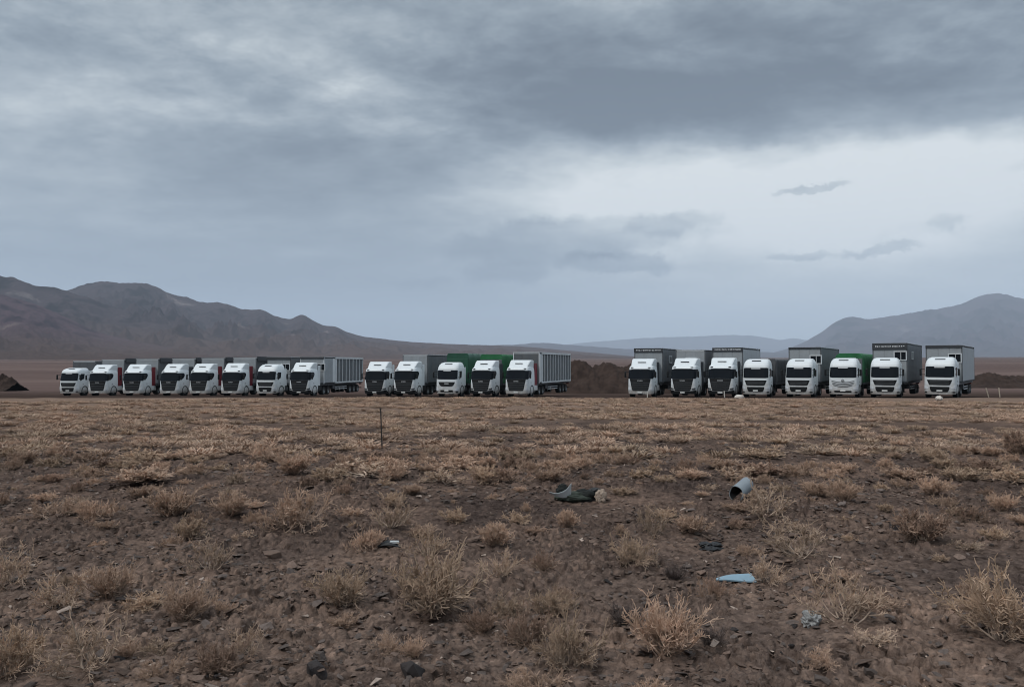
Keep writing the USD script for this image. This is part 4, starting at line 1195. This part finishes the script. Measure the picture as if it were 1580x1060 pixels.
def tarp_load(root, W, L, H, z0, look, sag=0.0, bows=6):
    """A body under a tarpaulin: rounded top edges, ridges where the hoops push."""
    ys = np.linspace(0, L, 6 * bows + 1)
    prof = []
    n = 22
    rows = []
    g = np.random.default_rng(int(L * 7))
    for y in ys:
        hoop = abs(math.sin(y / L * bows * PI))
        h = H * (1 - 0.02 * hoop) - sag * (0.5 - 0.5 * math.cos(2 * PI * y / L)) * 0.3
        t = np.linspace(0, PI, n)
        ex = 0.32 if look == 'green_tarp' and L < 11 else 0.14
        x = -np.sign(np.cos(t)) * np.abs(np.cos(t)) ** ex * W / 2 * (1 - 0.02 * hoop)
        z = np.abs(np.sin(t)) ** ex * h
        rows.append(np.stack([x, np.full(n, y), z0 + z + g.normal(0, 0.012, n)], -1))
    R = np.array(rows)
    m, k = R.shape[:2]
    i, j = np.meshgrid(np.arange(m - 1), np.arange(k - 1), indexing='ij')
    q = np.stack([i * k + j, i * k + j + 1, (i + 1) * k + j + 1, (i + 1) * k + j], -1).reshape(-1, 4)
    v = R.reshape(-1, 3)
    f = [q[:, [0, 1, 2]], q[:, [0, 2, 3]]]
    for r0, flip in ((0, False), ((m - 1) * k, True)):
        c = len(v)
        v = np.vstack([v, v[r0:r0 + k].mean(0)])
        jj = np.arange(k)
        tri = np.stack([r0 + jj, r0 + (jj + 1) % k, np.full(k, c)], -1)
        f.append(tri[:, ::-1] if flip else tri)
    obj('tarpaulin', trimesh.Trimesh(v, np.vstack(f), process=False), look, root, smooth=40)
    obj('headboard', rbox(W - 0.15, 0.06, H * 0.8, (0, -0.03, z0 + H * 0.42), 0.02), 'dark_cladding' if look == 'green_tarp' else look, root)
    obj('strap', cat([rbox(W + 0.06, 0.06, 0.04, (0, L * (b + 0.5) / bows, z0 + 0.12), 0.01) for b in range(bows)]), 'charcoal', root)


# x of the cab's front edges in the photograph, cab style, bumper, fairing, rear axles, load, words that tell it apart
TR = [
    (93, 119, 'low', 'white', 'white', 1, dict(k='module', L=11.5, top=4.30, front='dark_cladding', side='dark_cladding'), 'white rounded lorry cab at the far left end of the parked row'),
    (139, 163, 'tall', 'white', 'red', 1, dict(k='module', L=11.0, top=4.42, front='grey_cladding', side='dark_cladding', parapet=0.16), 'tall white lorry cab with dusty lower front, second from the left end'),
    (192, 217, 'tall', 'white', 'red', 1, dict(k='module', L=11.0, top=4.42, front='grey_cladding', side='dark_cladding', parapet=0.16), 'tall white lorry with bright bumper plate and red side strip, third from the left end'),
    (248, 274, 'tall', 'white', 'dark', 1, dict(k='module', L=11.0, top=4.40, front='grey_cladding', side='dark_cladding', parapet=0.16), 'tall white lorry with dark strip behind its door, fourth from the left end'),
    (295, 319, 'tall', 'white', 'red', 1, dict(k='module', L=11.0, top=4.40, front='grey_cladding', side='dark_cladding', parapet=0.16), 'tall white lorry cab with a stepped roof spoiler, fifth from the left end'),
    (344, 369, 'tall', 'white', 'red', 1, dict(k='module', L=11.0, top=4.42, front='grey_cladding', side='dark_cladding', parapet=0.16), 'tall white lorry with red side strip, just left of a rounded cab'),
    (396, 424, 'bar', 'white', 'white', 1, dict(k='module', L=10.0, top=4.45, front='grey_cladding', side='dark_cladding', fascia=0.30, win=0.28), 'white rounded lorry cab between two taller ones at the right of the left group'),
    (449, 475, 'tall', 'black', 'white', 2, dict(k='module', L=12.4, top=4.42, front='grey_cladding', side='grey_cladding', fascia=0.22, win=0.36, ribs=0.26), 'tall black-fronted white lorry at the right end of the left group'),
    (565, 592, 'tall', 'black', 'white', 2, None, 'tall white lorry cab without a load, first of the middle group'),
    (611, 635, 'tall', 'black', 'white', 2, dict(k='module', L=11.0, top=4.50, front='grey_cladding', side='dark_cladding', win=0.06), 'tall white lorry cab with all black lower front, second of the middle group'),
    (675, 704, 'wing', 'white', 'white', 1, dict(k='tarp', L=11.5, top=4.66, look='dark_green_tarp'), 'white flat-fronted lorry with dark winged grille in the middle group'),
    (728, 756, 'tall', 'black', 'dark', 1, dict(k='tarp', L=12.0, top=4.50, look='green_tarp'), 'tall black-fronted white lorry before a bright green tarpaulin in the middle group'),
    (781, 812, 'tall', 'white', 'red', 2, dict(k='module', L=13.0, top=4.62, front='dark_cladding', side='dark_cladding', ribs=0.06), 'tall white lorry with red side strip at the right end of the middle group'),
    (971, 1004, 'tall', 'white', 'dark', 2, dict(k='module', L=11.0, top=4.85, front='grey_cladding', side='dark_cladding', fascia=0.42, marks=True, side_win=True), 'tall white lorry with white bumper, first of the right group'),
    (1036, 1070, 'tall', 'black', 'dark', 1, dict(k='module', L=10.6, top=4.62, front='grey_cladding', side='dark_cladding', win=0.02), 'tall black-fronted white lorry, second of the right group'),
    (1094, 1128, 'tall', 'black', 'dark', 1, dict(k='module', L=9.6, top=4.80, front='grey_cladding', side='pale_cladding', fascia=0.40, marks=True), 'tall black-fronted white lorry, third of the right group beside a rounded cab'),
    (1147, 1184, 'bar', 'white', 'dark', 1, dict(k='tarp', L=10.5, top=3.70, look='grey_tarp', win=True), 'white rounded lorry cab in front of a low dark load, right group'),
    (1212, 1251, 'bar', 'white', 'white', 1, dict(k='module', L=12.0, top=4.72, front='grey_cladding', side='dark_cladding', fascia=0.16, win=0.34), 'white rounded lorry cab just left of the cab with swept front bars'),
    (1278, 1322, 'swept', 'white', 'white', 1, dict(k='tarp', L=10.5, top=4.15, look='green_tarp'), 'white lorry with swept front bars and bright green tarpaulin, right group'),
    (1344, 1385, 'bar', 'white', 'white', 1, dict(k='module', L=12.0, top=5.00, front='grey_cladding', side='dark_cladding', fascia=0.62, marks=True, win=0.30, side_win=True), 'white rounded lorry cab with dusty lower front, second from the right end of the row'),
    (1427, 1471, 'bar', 'white', 'white', 1, dict(k='module', L=11.5, top=4.72, front='grey_cladding', side='pale_cladding', fascia=0.24, win=0.30), 'white rounded lorry cab with pale module, rightmost of the row'),
]
WHO = ['far left rounded cab', 'second cab from the left end', 'third cab from the left end', 'fourth cab from the left end', 'fifth cab from the left end', 'sixth cab from the left end', 'rounded cab of the left group',
       'last cab of the left group', 'first cab of the middle group', 'second cab of the middle group', 'flat-fronted winged-grille cab', 'fourth cab of the middle group', 'last cab of the middle group',
       'first cab of the right group', 'second cab of the right group', 'third cab of the right group', 'cab with the outstretched mirror arm', 'cab left of the swept-bar cab', 'swept-bar cab', 'second cab from the right end', 'rightmost cab']
for i, (x0, x1, style, bumper, fairing, axles, load, lab) in enumerate(TR):
    tan = ((x0 + x1) / 2 - 790) / F
    y = 77.8 / (0.96 + 0.279 * tan)
    x = y * tan
    phi = math.atan(tan)
    th = math.radians(19) + 0.57 * phi
    z = float(base_z(x, y)) + 0.01
    sway = math.radians((i * 37 % 11 - 5) * 0.6)
    u = np.array([math.sin(th), math.cos(th)])
    thing('lorry', lab, 'lorry', (x, y, z), -th + sway, group=None, source=tractor_source(style, bumper, fairing, axles))
    short = lab.split(',')[0]
    gap = 3.05
    L = load['L'] + 0.6 if load else 11.5
    px, py = x + u[0] * gap, y + u[1] * gap
    who = WHO[i]
    thing('flatbed_trailer', f'dark flatbed trailer behind the {who}'[:110], 'trailer', (px, py, z - 0.02), -th, source=trailer_source(L))
    if not load:
        continue
    deck = 1.325
    cz = z - 0.02
    if load['k'] == 'module':
        kw = {k: v for k, v in load.items() if k not in ('k', 'top', 'L')}
        t = thing('cabin_module', f"{'pale' if load['side'] == 'pale_cladding' else 'grey'} cabin module loaded behind the {who}"[:110], 'cabin module', (px + u[0] * 0.3, py + u[1] * 0.3, cz), -th)
        module(t, 3.0, load['L'], load['top'] - deck, deck, **kw)
    else:
        col = dict(green_tarp='bright green', dark_green_tarp='dark green', grey_tarp='low dark grey')[load['look']]
        t = thing('tarpaulin_load', f'{col} tarpaulin over the load behind the {who}'[:110], 'covered load', (px + u[0] * 0.3, py + u[1] * 0.3, cz), -th)
        tarp_load(t, 2.6, load['L'], load['top'] - deck, deck, load['look'])

# ------------------------------------------------------------------ earth banks and small things
plain('earth_bank', (0.038, 0.025, 0.020), rough=0.95, vary=0.45, scale=0.6, spec=0.1)
plain('rust_iron', (0.030, 0.022, 0.019), rough=0.7, vary=0.4, scale=6)
plain('white_plastic', (0.42, 0.45, 0.46), rough=0.4, vary=0.12, scale=8, dirt=(0.40, 0.35, 0.31))
plain('grey_plastic', (0.17, 0.195, 0.215), rough=0.4, vary=0.12, scale=8)
plain('blue_sheet', (0.17, 0.26, 0.32), rough=0.4, vary=0.12, scale=8, dirt=(0.36, 0.40, 0.42))
plain('black_plastic', (0.008, 0.008, 0.009), rough=0.5, vary=0.3, scale=8)
plain('dark_cloth', (0.009, 0.011, 0.010), rough=0.9, vary=0.5, scale=9)
plain('green_cloth', (0.034, 0.043, 0.034), rough=0.9, vary=0.4, scale=9)
plain('tan_paper', (0.30, 0.235, 0.185), rough=0.8, vary=0.4, scale=14)
plain('crumpled_foil', (0.24, 0.24, 0.235), rough=0.5, vary=0.6, scale=16)
plain('pale_wood', (0.45, 0.38, 0.30), rough=0.8, vary=0.25, scale=6)
plain('white_sack', (0.50, 0.47, 0.43), rough=0.7, vary=0.15, scale=3, dirt=(0.45, 0.38, 0.33))


def ground_at(X, Y):
    p = ground_hit(X, Y)
    return np.array([p[0], p[1], float(land_z(p[0], p[1])[0])])


def bank(pts, y0, name_label, depth=9.0, seed=1, rough=0.7):
    """A heap of dug earth along the plain: pts are (x, top y) in the photograph, y0 its distance."""
    g = np.array(pts, float)
    n_u, n_v = 170, 40
    X = np.linspace(g[0, 0], g[-1, 0], n_u)
    Y = np.interp(X, g[:, 0], g[:, 1])
    tan = (X - 790) / F
    x0 = tan * y0
    top = EYE[2] + (562 - Y) / F * y0
    v = np.linspace(-1, 1, n_v)
    U, V = np.meshgrid(np.arange(n_u), v, indexing='xy')
    yy = y0 + V * depth
    xx = x0[U] + 0 * V
    base = base_z(xx, yy) - 0.15
    h = np.maximum(top[U] - base, 0) * np.clip(1 - np.abs(V), 0, 1) ** 0.85
    p = np.stack([xx / 2.2, yy / 2.2, 0 * xx], -1)
    nz = meshkit.fbm(p, 4, seed) - 0.5 + 0.6 * (meshkit.fbm(p * 4.5, 3, seed + 3) - 0.5)
    z = base + h + nz * rough * np.clip(h, 0, 1.5) * 1.3
    i, j = np.meshgrid(np.arange(n_v - 1), np.arange(n_u - 1), indexing='ij')
    a = i * n_u + j
    q = np.stack([a, a + 1, a + n_u + 1, a + n_u], -1).reshape(-1, 4)
    m = trimesh.Trimesh(np.stack([xx, yy, z], -1).reshape(-1, 3), np.vstack([q[:, [0, 1, 2]], q[:, [0, 2, 3]]]), process=False)
    return obj('earth_bank', m, 'earth_bank', smooth=True, label=name_label, category='earth bank')


bank([(800, 585), (850, 566), (880, 559), (893, 557), (903, 560), (915, 564), (930, 562), (945, 561.5), (960, 565), (985, 562), (1010, 566), (1040, 575), (1060, 588)], 128, 'long dark brown bank of dug earth in the gap between the middle and right groups', 8.0, 5)
bank([(1470, 590), (1500, 580), (1515, 578), (1535, 577.5), (1550, 580), (1570, 577.5), (1585, 577), (1605, 579), (1640, 577), (1700, 584), (1720, 592)], 165, 'low dark bank of dug earth at the right edge behind the last lorry', 8.0, 8)
bank([(-60, 592), (-40, 585), (-14, 581.5), (0, 579), (5, 578.5), (9, 583), (15, 584), (21, 588), (27, 593)], 140, 'dark heap of rubble at the left picture edge', 4.0, 12, 0.8)


def lump(seed, r, sx, sy, sz, sub=3, amp=0.35, freq=2.0):
    m = trimesh.creation.icosphere(sub, 1.0)
    v = np.array(m.vertices)
    k = 1 + amp * (meshkit.fbm(v * freq + seed * 3.1, 4, seed) - 0.5) * 2
    v = v * k[:, None] * np.array([sx, sy, sz]) * r
    m.vertices = v
    return m


def set_thing(name, label, cat, X, Y, rz=0.0, dz=0.0, group=None):
    p = ground_at(X, Y)
    t = thing(name, label, cat, p + np.array([0, 0, dz]), rz, group=group)
    return t, p[1] / F          # metres per pixel there


# iron stake
p = ground_at(590, 694)
s = p[1] / F
m = cat([cyl((0, 0, -0.15), (-3 * s, 0.0, 63 * s), 0.016, 8), cyl((-3 * s, 0, 63 * s - 0.012), (-3 * s - 0.001, 0, 63 * s + 0.012), 0.024, 8)])
q = obj('iron_stake', m, 'rust_iron', smooth=30, label='thin dark iron stake standing upright in the field left of centre', category='stake')
place(q, p)

# pale pickets at the right edge
for (X, Y, top, lean, lab) in ((1526, 613, 600, -4, 'pale leaning picket, left one of the two right of the last lorry'), (1543, 613, 600, -1.5, 'pale picket at the right edge, right one of the two'), (999, 613.5, 606.5, 0, 'short white marker peg in front of the first lorry of the right group'), (1118, 613.5, 605, -0.5, 'short white marker peg left of the lying white sack')):
    P0 = ground_at(X, Y)
    P0[2] -= 0.1
    s = P0[1] / F
    q = obj('picket', cat([rbox(0.09, 0.07, (Y - top) * s + 0.3, (0, 0, ((Y - top) * s + 0.1) / 2), 0.015)]), 'pale_wood' if X > 1500 else 'white_sack', label=lab, category='picket')
    place(q, P0, tilt=(0, lean * 4.0, 0))

# sacks at the edge of the yard
for (X, Y, w, h, lab, sd) in ((1141, 614.5, 20, 7, 'white lumpy sack at the field edge before the first rounded cab of the right group', 3), (1449, 617.5, 15, 7, 'white sack lying at the field edge in front of the rightmost lorry', 5), (1226, 611.8, 5, 7, 'small white can standing before the rounded cab left of the cab with swept bars', 6), (1354, 612.5, 4, 5, 'small white lump before the second lorry from the right end', 7)):
    P0 = ground_at(X, Y)
    s = P0[1] / F
    q = obj('white_sack', cat([lump(sd, 1.0, w * s / 2 * 0.7, 0.2, h * s / 2 * 1.1), *( [lump(sd + 1, 1.0, w * s * 0.25, 0.22, h * s * 0.42)] if w > 9 else [])]), 'white_sack', smooth=True, label=lab, category='sack' if w > 9 else 'litter')
    place(q, P0 + np.array([0, 0, h * s * 0.42]))

# heap of rubbish: torn white plastic, dark clothing, crumpled paper
P0 = ground_at(893, 776)
s = P0[1] / F


def sheet(pts, thick, seed, rough=0.1):
    """A stiff curled scrap: rows of points across its length, thickened."""
    R = np.array(pts, float)
    n, m = R.shape[:2]
    v = R.reshape(-1, 3)
    g = np.random.default_rng(seed)
    idx = np.arange(n * m).reshape(n, m)
    q = np.stack([idx[:-1, :-1], idx[:-1, 1:], idx[1:, 1:], idx[1:, :-1]], -1).reshape(-1, 4)
    f = np.vstack([q[:, [0, 1, 2]], q[:, [0, 2, 3]]])
    t = trimesh.Trimesh(v, f, process=False)
    w = v - t.vertex_normals * thick
    N = len(v)
    ring = np.concatenate([idx[0, :], idx[1:, -1], idx[-1, -2::-1], idx[-2:0:-1, 0]])
    r2 = np.roll(ring, -1)
    rim = np.stack([ring, ring + N, r2 + N, r2], -1)
    return trimesh.Trimesh(np.vstack([v, w]), np.vstack([f, f[:, ::-1] + N, rim[:, [0, 1, 2]], rim[:, [0, 2, 3]]]), process=False)


rows = []
for t in np.linspace(0, 1, 14):
    X = -45 + 33 * t                                     # pixels from the heap's middle
    zc = 21 - 3 * math.sin(t * 4) - 6 * t + (6 * max(0, t - 0.8) * 4 if t > 0.8 else 0)
    w = 1.5 + 8.0 * t ** 1.5
    rows.append([(X * s, (-2 - 1.5 * u) * s * 2, (zc + u * w - 4 * (1 - t)) * s) for u in np.linspace(-1, 1, 7)])
q = obj('plastic_scrap', sheet(rows, 0.006, 1), 'white_plastic', smooth=True, label='torn white plastic scrap with a pointed tail, left end of the rubbish heap', category='plastic scrap')
place(q, P0)
t = thing('clothing', 'dark green and black discarded clothing lying on bare soil, middle of the rubbish heap', 'clothing', P0, scale=1.12)
for (X, Z, rx, ry, rz, look, sd, nm) in ((-22, 17, 8.5, 5, 8.5, 'dark_cloth', 1, 'sleeve'), (-4, 8, 24, 9, 8, 'green_cloth', 2, 'body'), (9, 9, 15, 8, 9.5, 'dark_cloth', 3, 'fold'), (20, 6, 9, 7, 8, 'black_plastic', 4, 'fold'), (24, 15, 9, 5, 4, 'black_plastic', 5, 'sleeve'), (-20, 5, 13, 7, 6, 'green_cloth', 6, 'fold')):
    m = lump(sd, 1.0, rx * s, ry * s, rz * s, 4, 0.45, 1.7)
    m.apply_translation([X * s, 0.02 * sd, Z * s])
    obj(nm, m, look, t, smooth=True)
m = lump(9, 1.0, 8 * s, 6 * s, 11 * s, 4, 0.5, 2.4)
m.apply_translation([34 * s, 0, 9 * s])
q = obj('crumpled_paper', m, 'tan_paper', smooth=False, label='crumpled stained tan paper, right end of the rubbish heap', category='paper')
place(q, P0)

# cut tube
t, s = set_thing('cut_plastic_tube', 'pale grey cut plastic tube with dark inside, tilted on the soil right of centre', 'plastic tube', 1140, 778, rz=math.radians(-52))
rows_o = []
R0 = 11.5 * s
for k in range(14):
    u = k / 13
    row = []
    for a in np.linspace(-0.35 * PI, 1.30 * PI, 22):
        y = (-0.06 + u * 28 * s) + 0.10 * R0 * math.sin(a * 3) * (1 - u)
        r = R0 * (1.0 - 0.05 * u)
        row.append((r * math.cos(a), y, R0 * 0.95 + r * math.sin(a) + 0.42 * u * 28 * s))
    rows_o.append(row)
m = sheet(rows_o, 0.006, 4)
obj('wall', m, 'grey_plastic', t, smooth=40)
inner = sheet([[(c[0] * 0.955, c[1] + 0.004, R0 * 0.95 + (c[2] - R0 * 0.95) * 0.97) for c in r] for r in rows_o], 0.003, 5)
obj('lining', inner, 'black_plastic', t, smooth=40)
cap = trimesh.creation.cylinder(radius=R0 * 0.95, height=0.02, sections=24)
cap.apply_transform(trimesh.transformations.rotation_matrix(PI / 2, [1, 0, 0]))
cap.apply_translation([0, 28 * s - 0.06, R0 * 0.95 + 0.42 * 28 * s])
obj('end_cap', cap, 'grey_plastic', t, smooth=40)

# black scrap with a white strip
t, s = set_thing('black_plastic_scrap', 'black curled plastic scrap with a white strip on top, left of centre', 'plastic scrap', 600, 845)
rows = [[((-17 + 34 * a) * s, (u * 0.05), (2 + 9 * math.sin(a * PI) ** 0.7 * (1 - 0.55 * u ** 2)) * s) for u in np.linspace(-1, 1, 7)] for a in np.linspace(0, 1, 14)]
obj('shell', sheet(rows, 0.01, 2), 'black_plastic', t, smooth=True)
obj('white_strip', rbox(14 * s, 0.03, 4 * s, (9 * s, -0.02, 10.5 * s), 0.004), 'white_plastic', t)

# black rag
P0 = ground_at(1098, 849)
s = P0[1] / F
q = obj('black_rag', cat([lump(21, 1.0, 15 * s, 0.07, 5 * s, 4, 0.6, 2.2), *[(lambda m: (m.apply_translation([dx * s, 0.05, dz * s]), m)[1])(lump(22 + k, 1.0, 9 * s, 0.05, 4 * s, 3, 0.6, 2.5)) for k, (dx, dz) in enumerate(((-8, 6), (9, 5)))]]), 'black_plastic', smooth=True, label='black crumpled rag lying in a hollow above the blue sheet', category='rag')
place(q, P0 + np.array([0, 0, 3 * s]))

# blue sheet
t0 = ground_at(1137, 896)
s = t0[1] / F
rows = [[((-29 + 58 * a) * s, 0.05 + (0.075 * u) * (0.15 + 0.85 * math.sin(min(1, a * 1.25) * PI / 2)), (3.5 + 3.5 * a + 2.5 * u * (0.2 + 0.8 * a) + 1.0 * math.sin(a * 5)) * s) for u in np.linspace(-1, 1, 6)] for a in np.linspace(0, 1, 14)]
q = obj('blue_sheet', sheet(rows, 0.012, 3), 'blue_sheet', smooth=35, label='pale blue rigid sheet pointed at its left end, propped flat on the soil', category='sheet')
place(q, t0)

# crumpled scrap and lone stones
for (X, Y, w, h, lk, lab, catg, sd, nm) in ((1252, 968, 27, 26, 'crumpled_foil', 'crumpled grey and white scrap beside the tall open shrub, lower right', 'scrap', 31, 'crumpled_scrap'),):
    P0 = ground_at(X, Y)
    s = P0[1] / F
    m = lump(sd, 1.0, w * s / 2, w * s / 2.4, h * s / 2, 3, 0.6, 2.8)
    q = obj(nm, m, lk, smooth=False, label=lab, category=catg)
    place(q, P0 + np.array([0, 0, h * s * 0.42]))
for (X, Y, w, h, lk, lab, sd) in ((488, 1046, 32, 30, 'stone_dark', 'dark angular stone standing among clods near the bottom left of centre', 41), (494, 1020, 20, 18, 'stone_grey', 'small grey stone touching the top of the dark angular one', 42),
                                  (636, 1046, 38, 34, 'stone_dark', 'dark slate-like stone with a flat face at the bottom centre', 43), (634, 1064, 26, 24, 'stone_grey', 'rounded grey stone under the dark slate-like one, cut by the bottom edge', 44),
                                  (410, 972, 26, 20, 'stone_grey', 'grey stone half sunk in soil above the dark angular one', 45), (420, 858, 30, 16, 'stone_brown', 'brown clod-like stone in the left middle ground', 46), (1380, 826, 22, 20, 'stone_dark', 'dark stone left of the brown cushion shrub', 47),
                                  (618, 996, 22, 12, 'stone_dark', 'flat dark stone above the slate-like one', 48), (1504, 800, 26, 16, 'stone_dark', 'dark stone amid twig litter in the right middle ground', 49)):
    P0 = ground_at(X, Y)
    s = P0[1] / F
    m = stone(sd, flat=1.0, n=13)
    e = m.bounds[1] - m.bounds[0]
    m.apply_translation(-m.bounds.mean(0))
    m.apply_scale([w * s / e[0], w * s / e[0] * 0.9, h * s * 1.1 / e[2]])
    q = obj('stone', m, lk, label=lab, category='stone')
    place(q, P0 + np.array([0, 0, h * s * 0.38]))

# other stones big enough to tell apart, lying loose over the near field
g = np.random.default_rng(77)
SRC = []
for k in range(5):
    c = UsdGeom.Xform.Define(stage, path_of('field_stone', CLASSES)).GetPrim()
    obj('stone', stone(500 + k, flat=0.62, n=14, long=1.2), ('stone_brown', 'stone_grey', 'stone_brown', 'stone_dark', 'stone_pale')[k], c)
    SRC.append(c)
bx, by = scatter_field(90, 3.6, 12, g, power=1.5, half=0.60)
bz = land_z(bx, by)
for k in range(90):
    sz = g.uniform(0.05, 0.10)
    kind = int(g.choice(5, p=[0.34, 0.28, 0.26, 0.05, 0.07]))
    tone = ('brown', 'grey', 'brown', 'dark', 'pale')[kind]
    thing('field_stone', f'loose {tone} stone lying flat on the near field soil', 'stone', (bx[k], by[k], bz[k] + sz * 0.06), g.uniform(0, 6.28), group=f'loose {tone} stones of the near field', scale=sz if kind != 4 else sz * 0.6, source=SRC[kind])
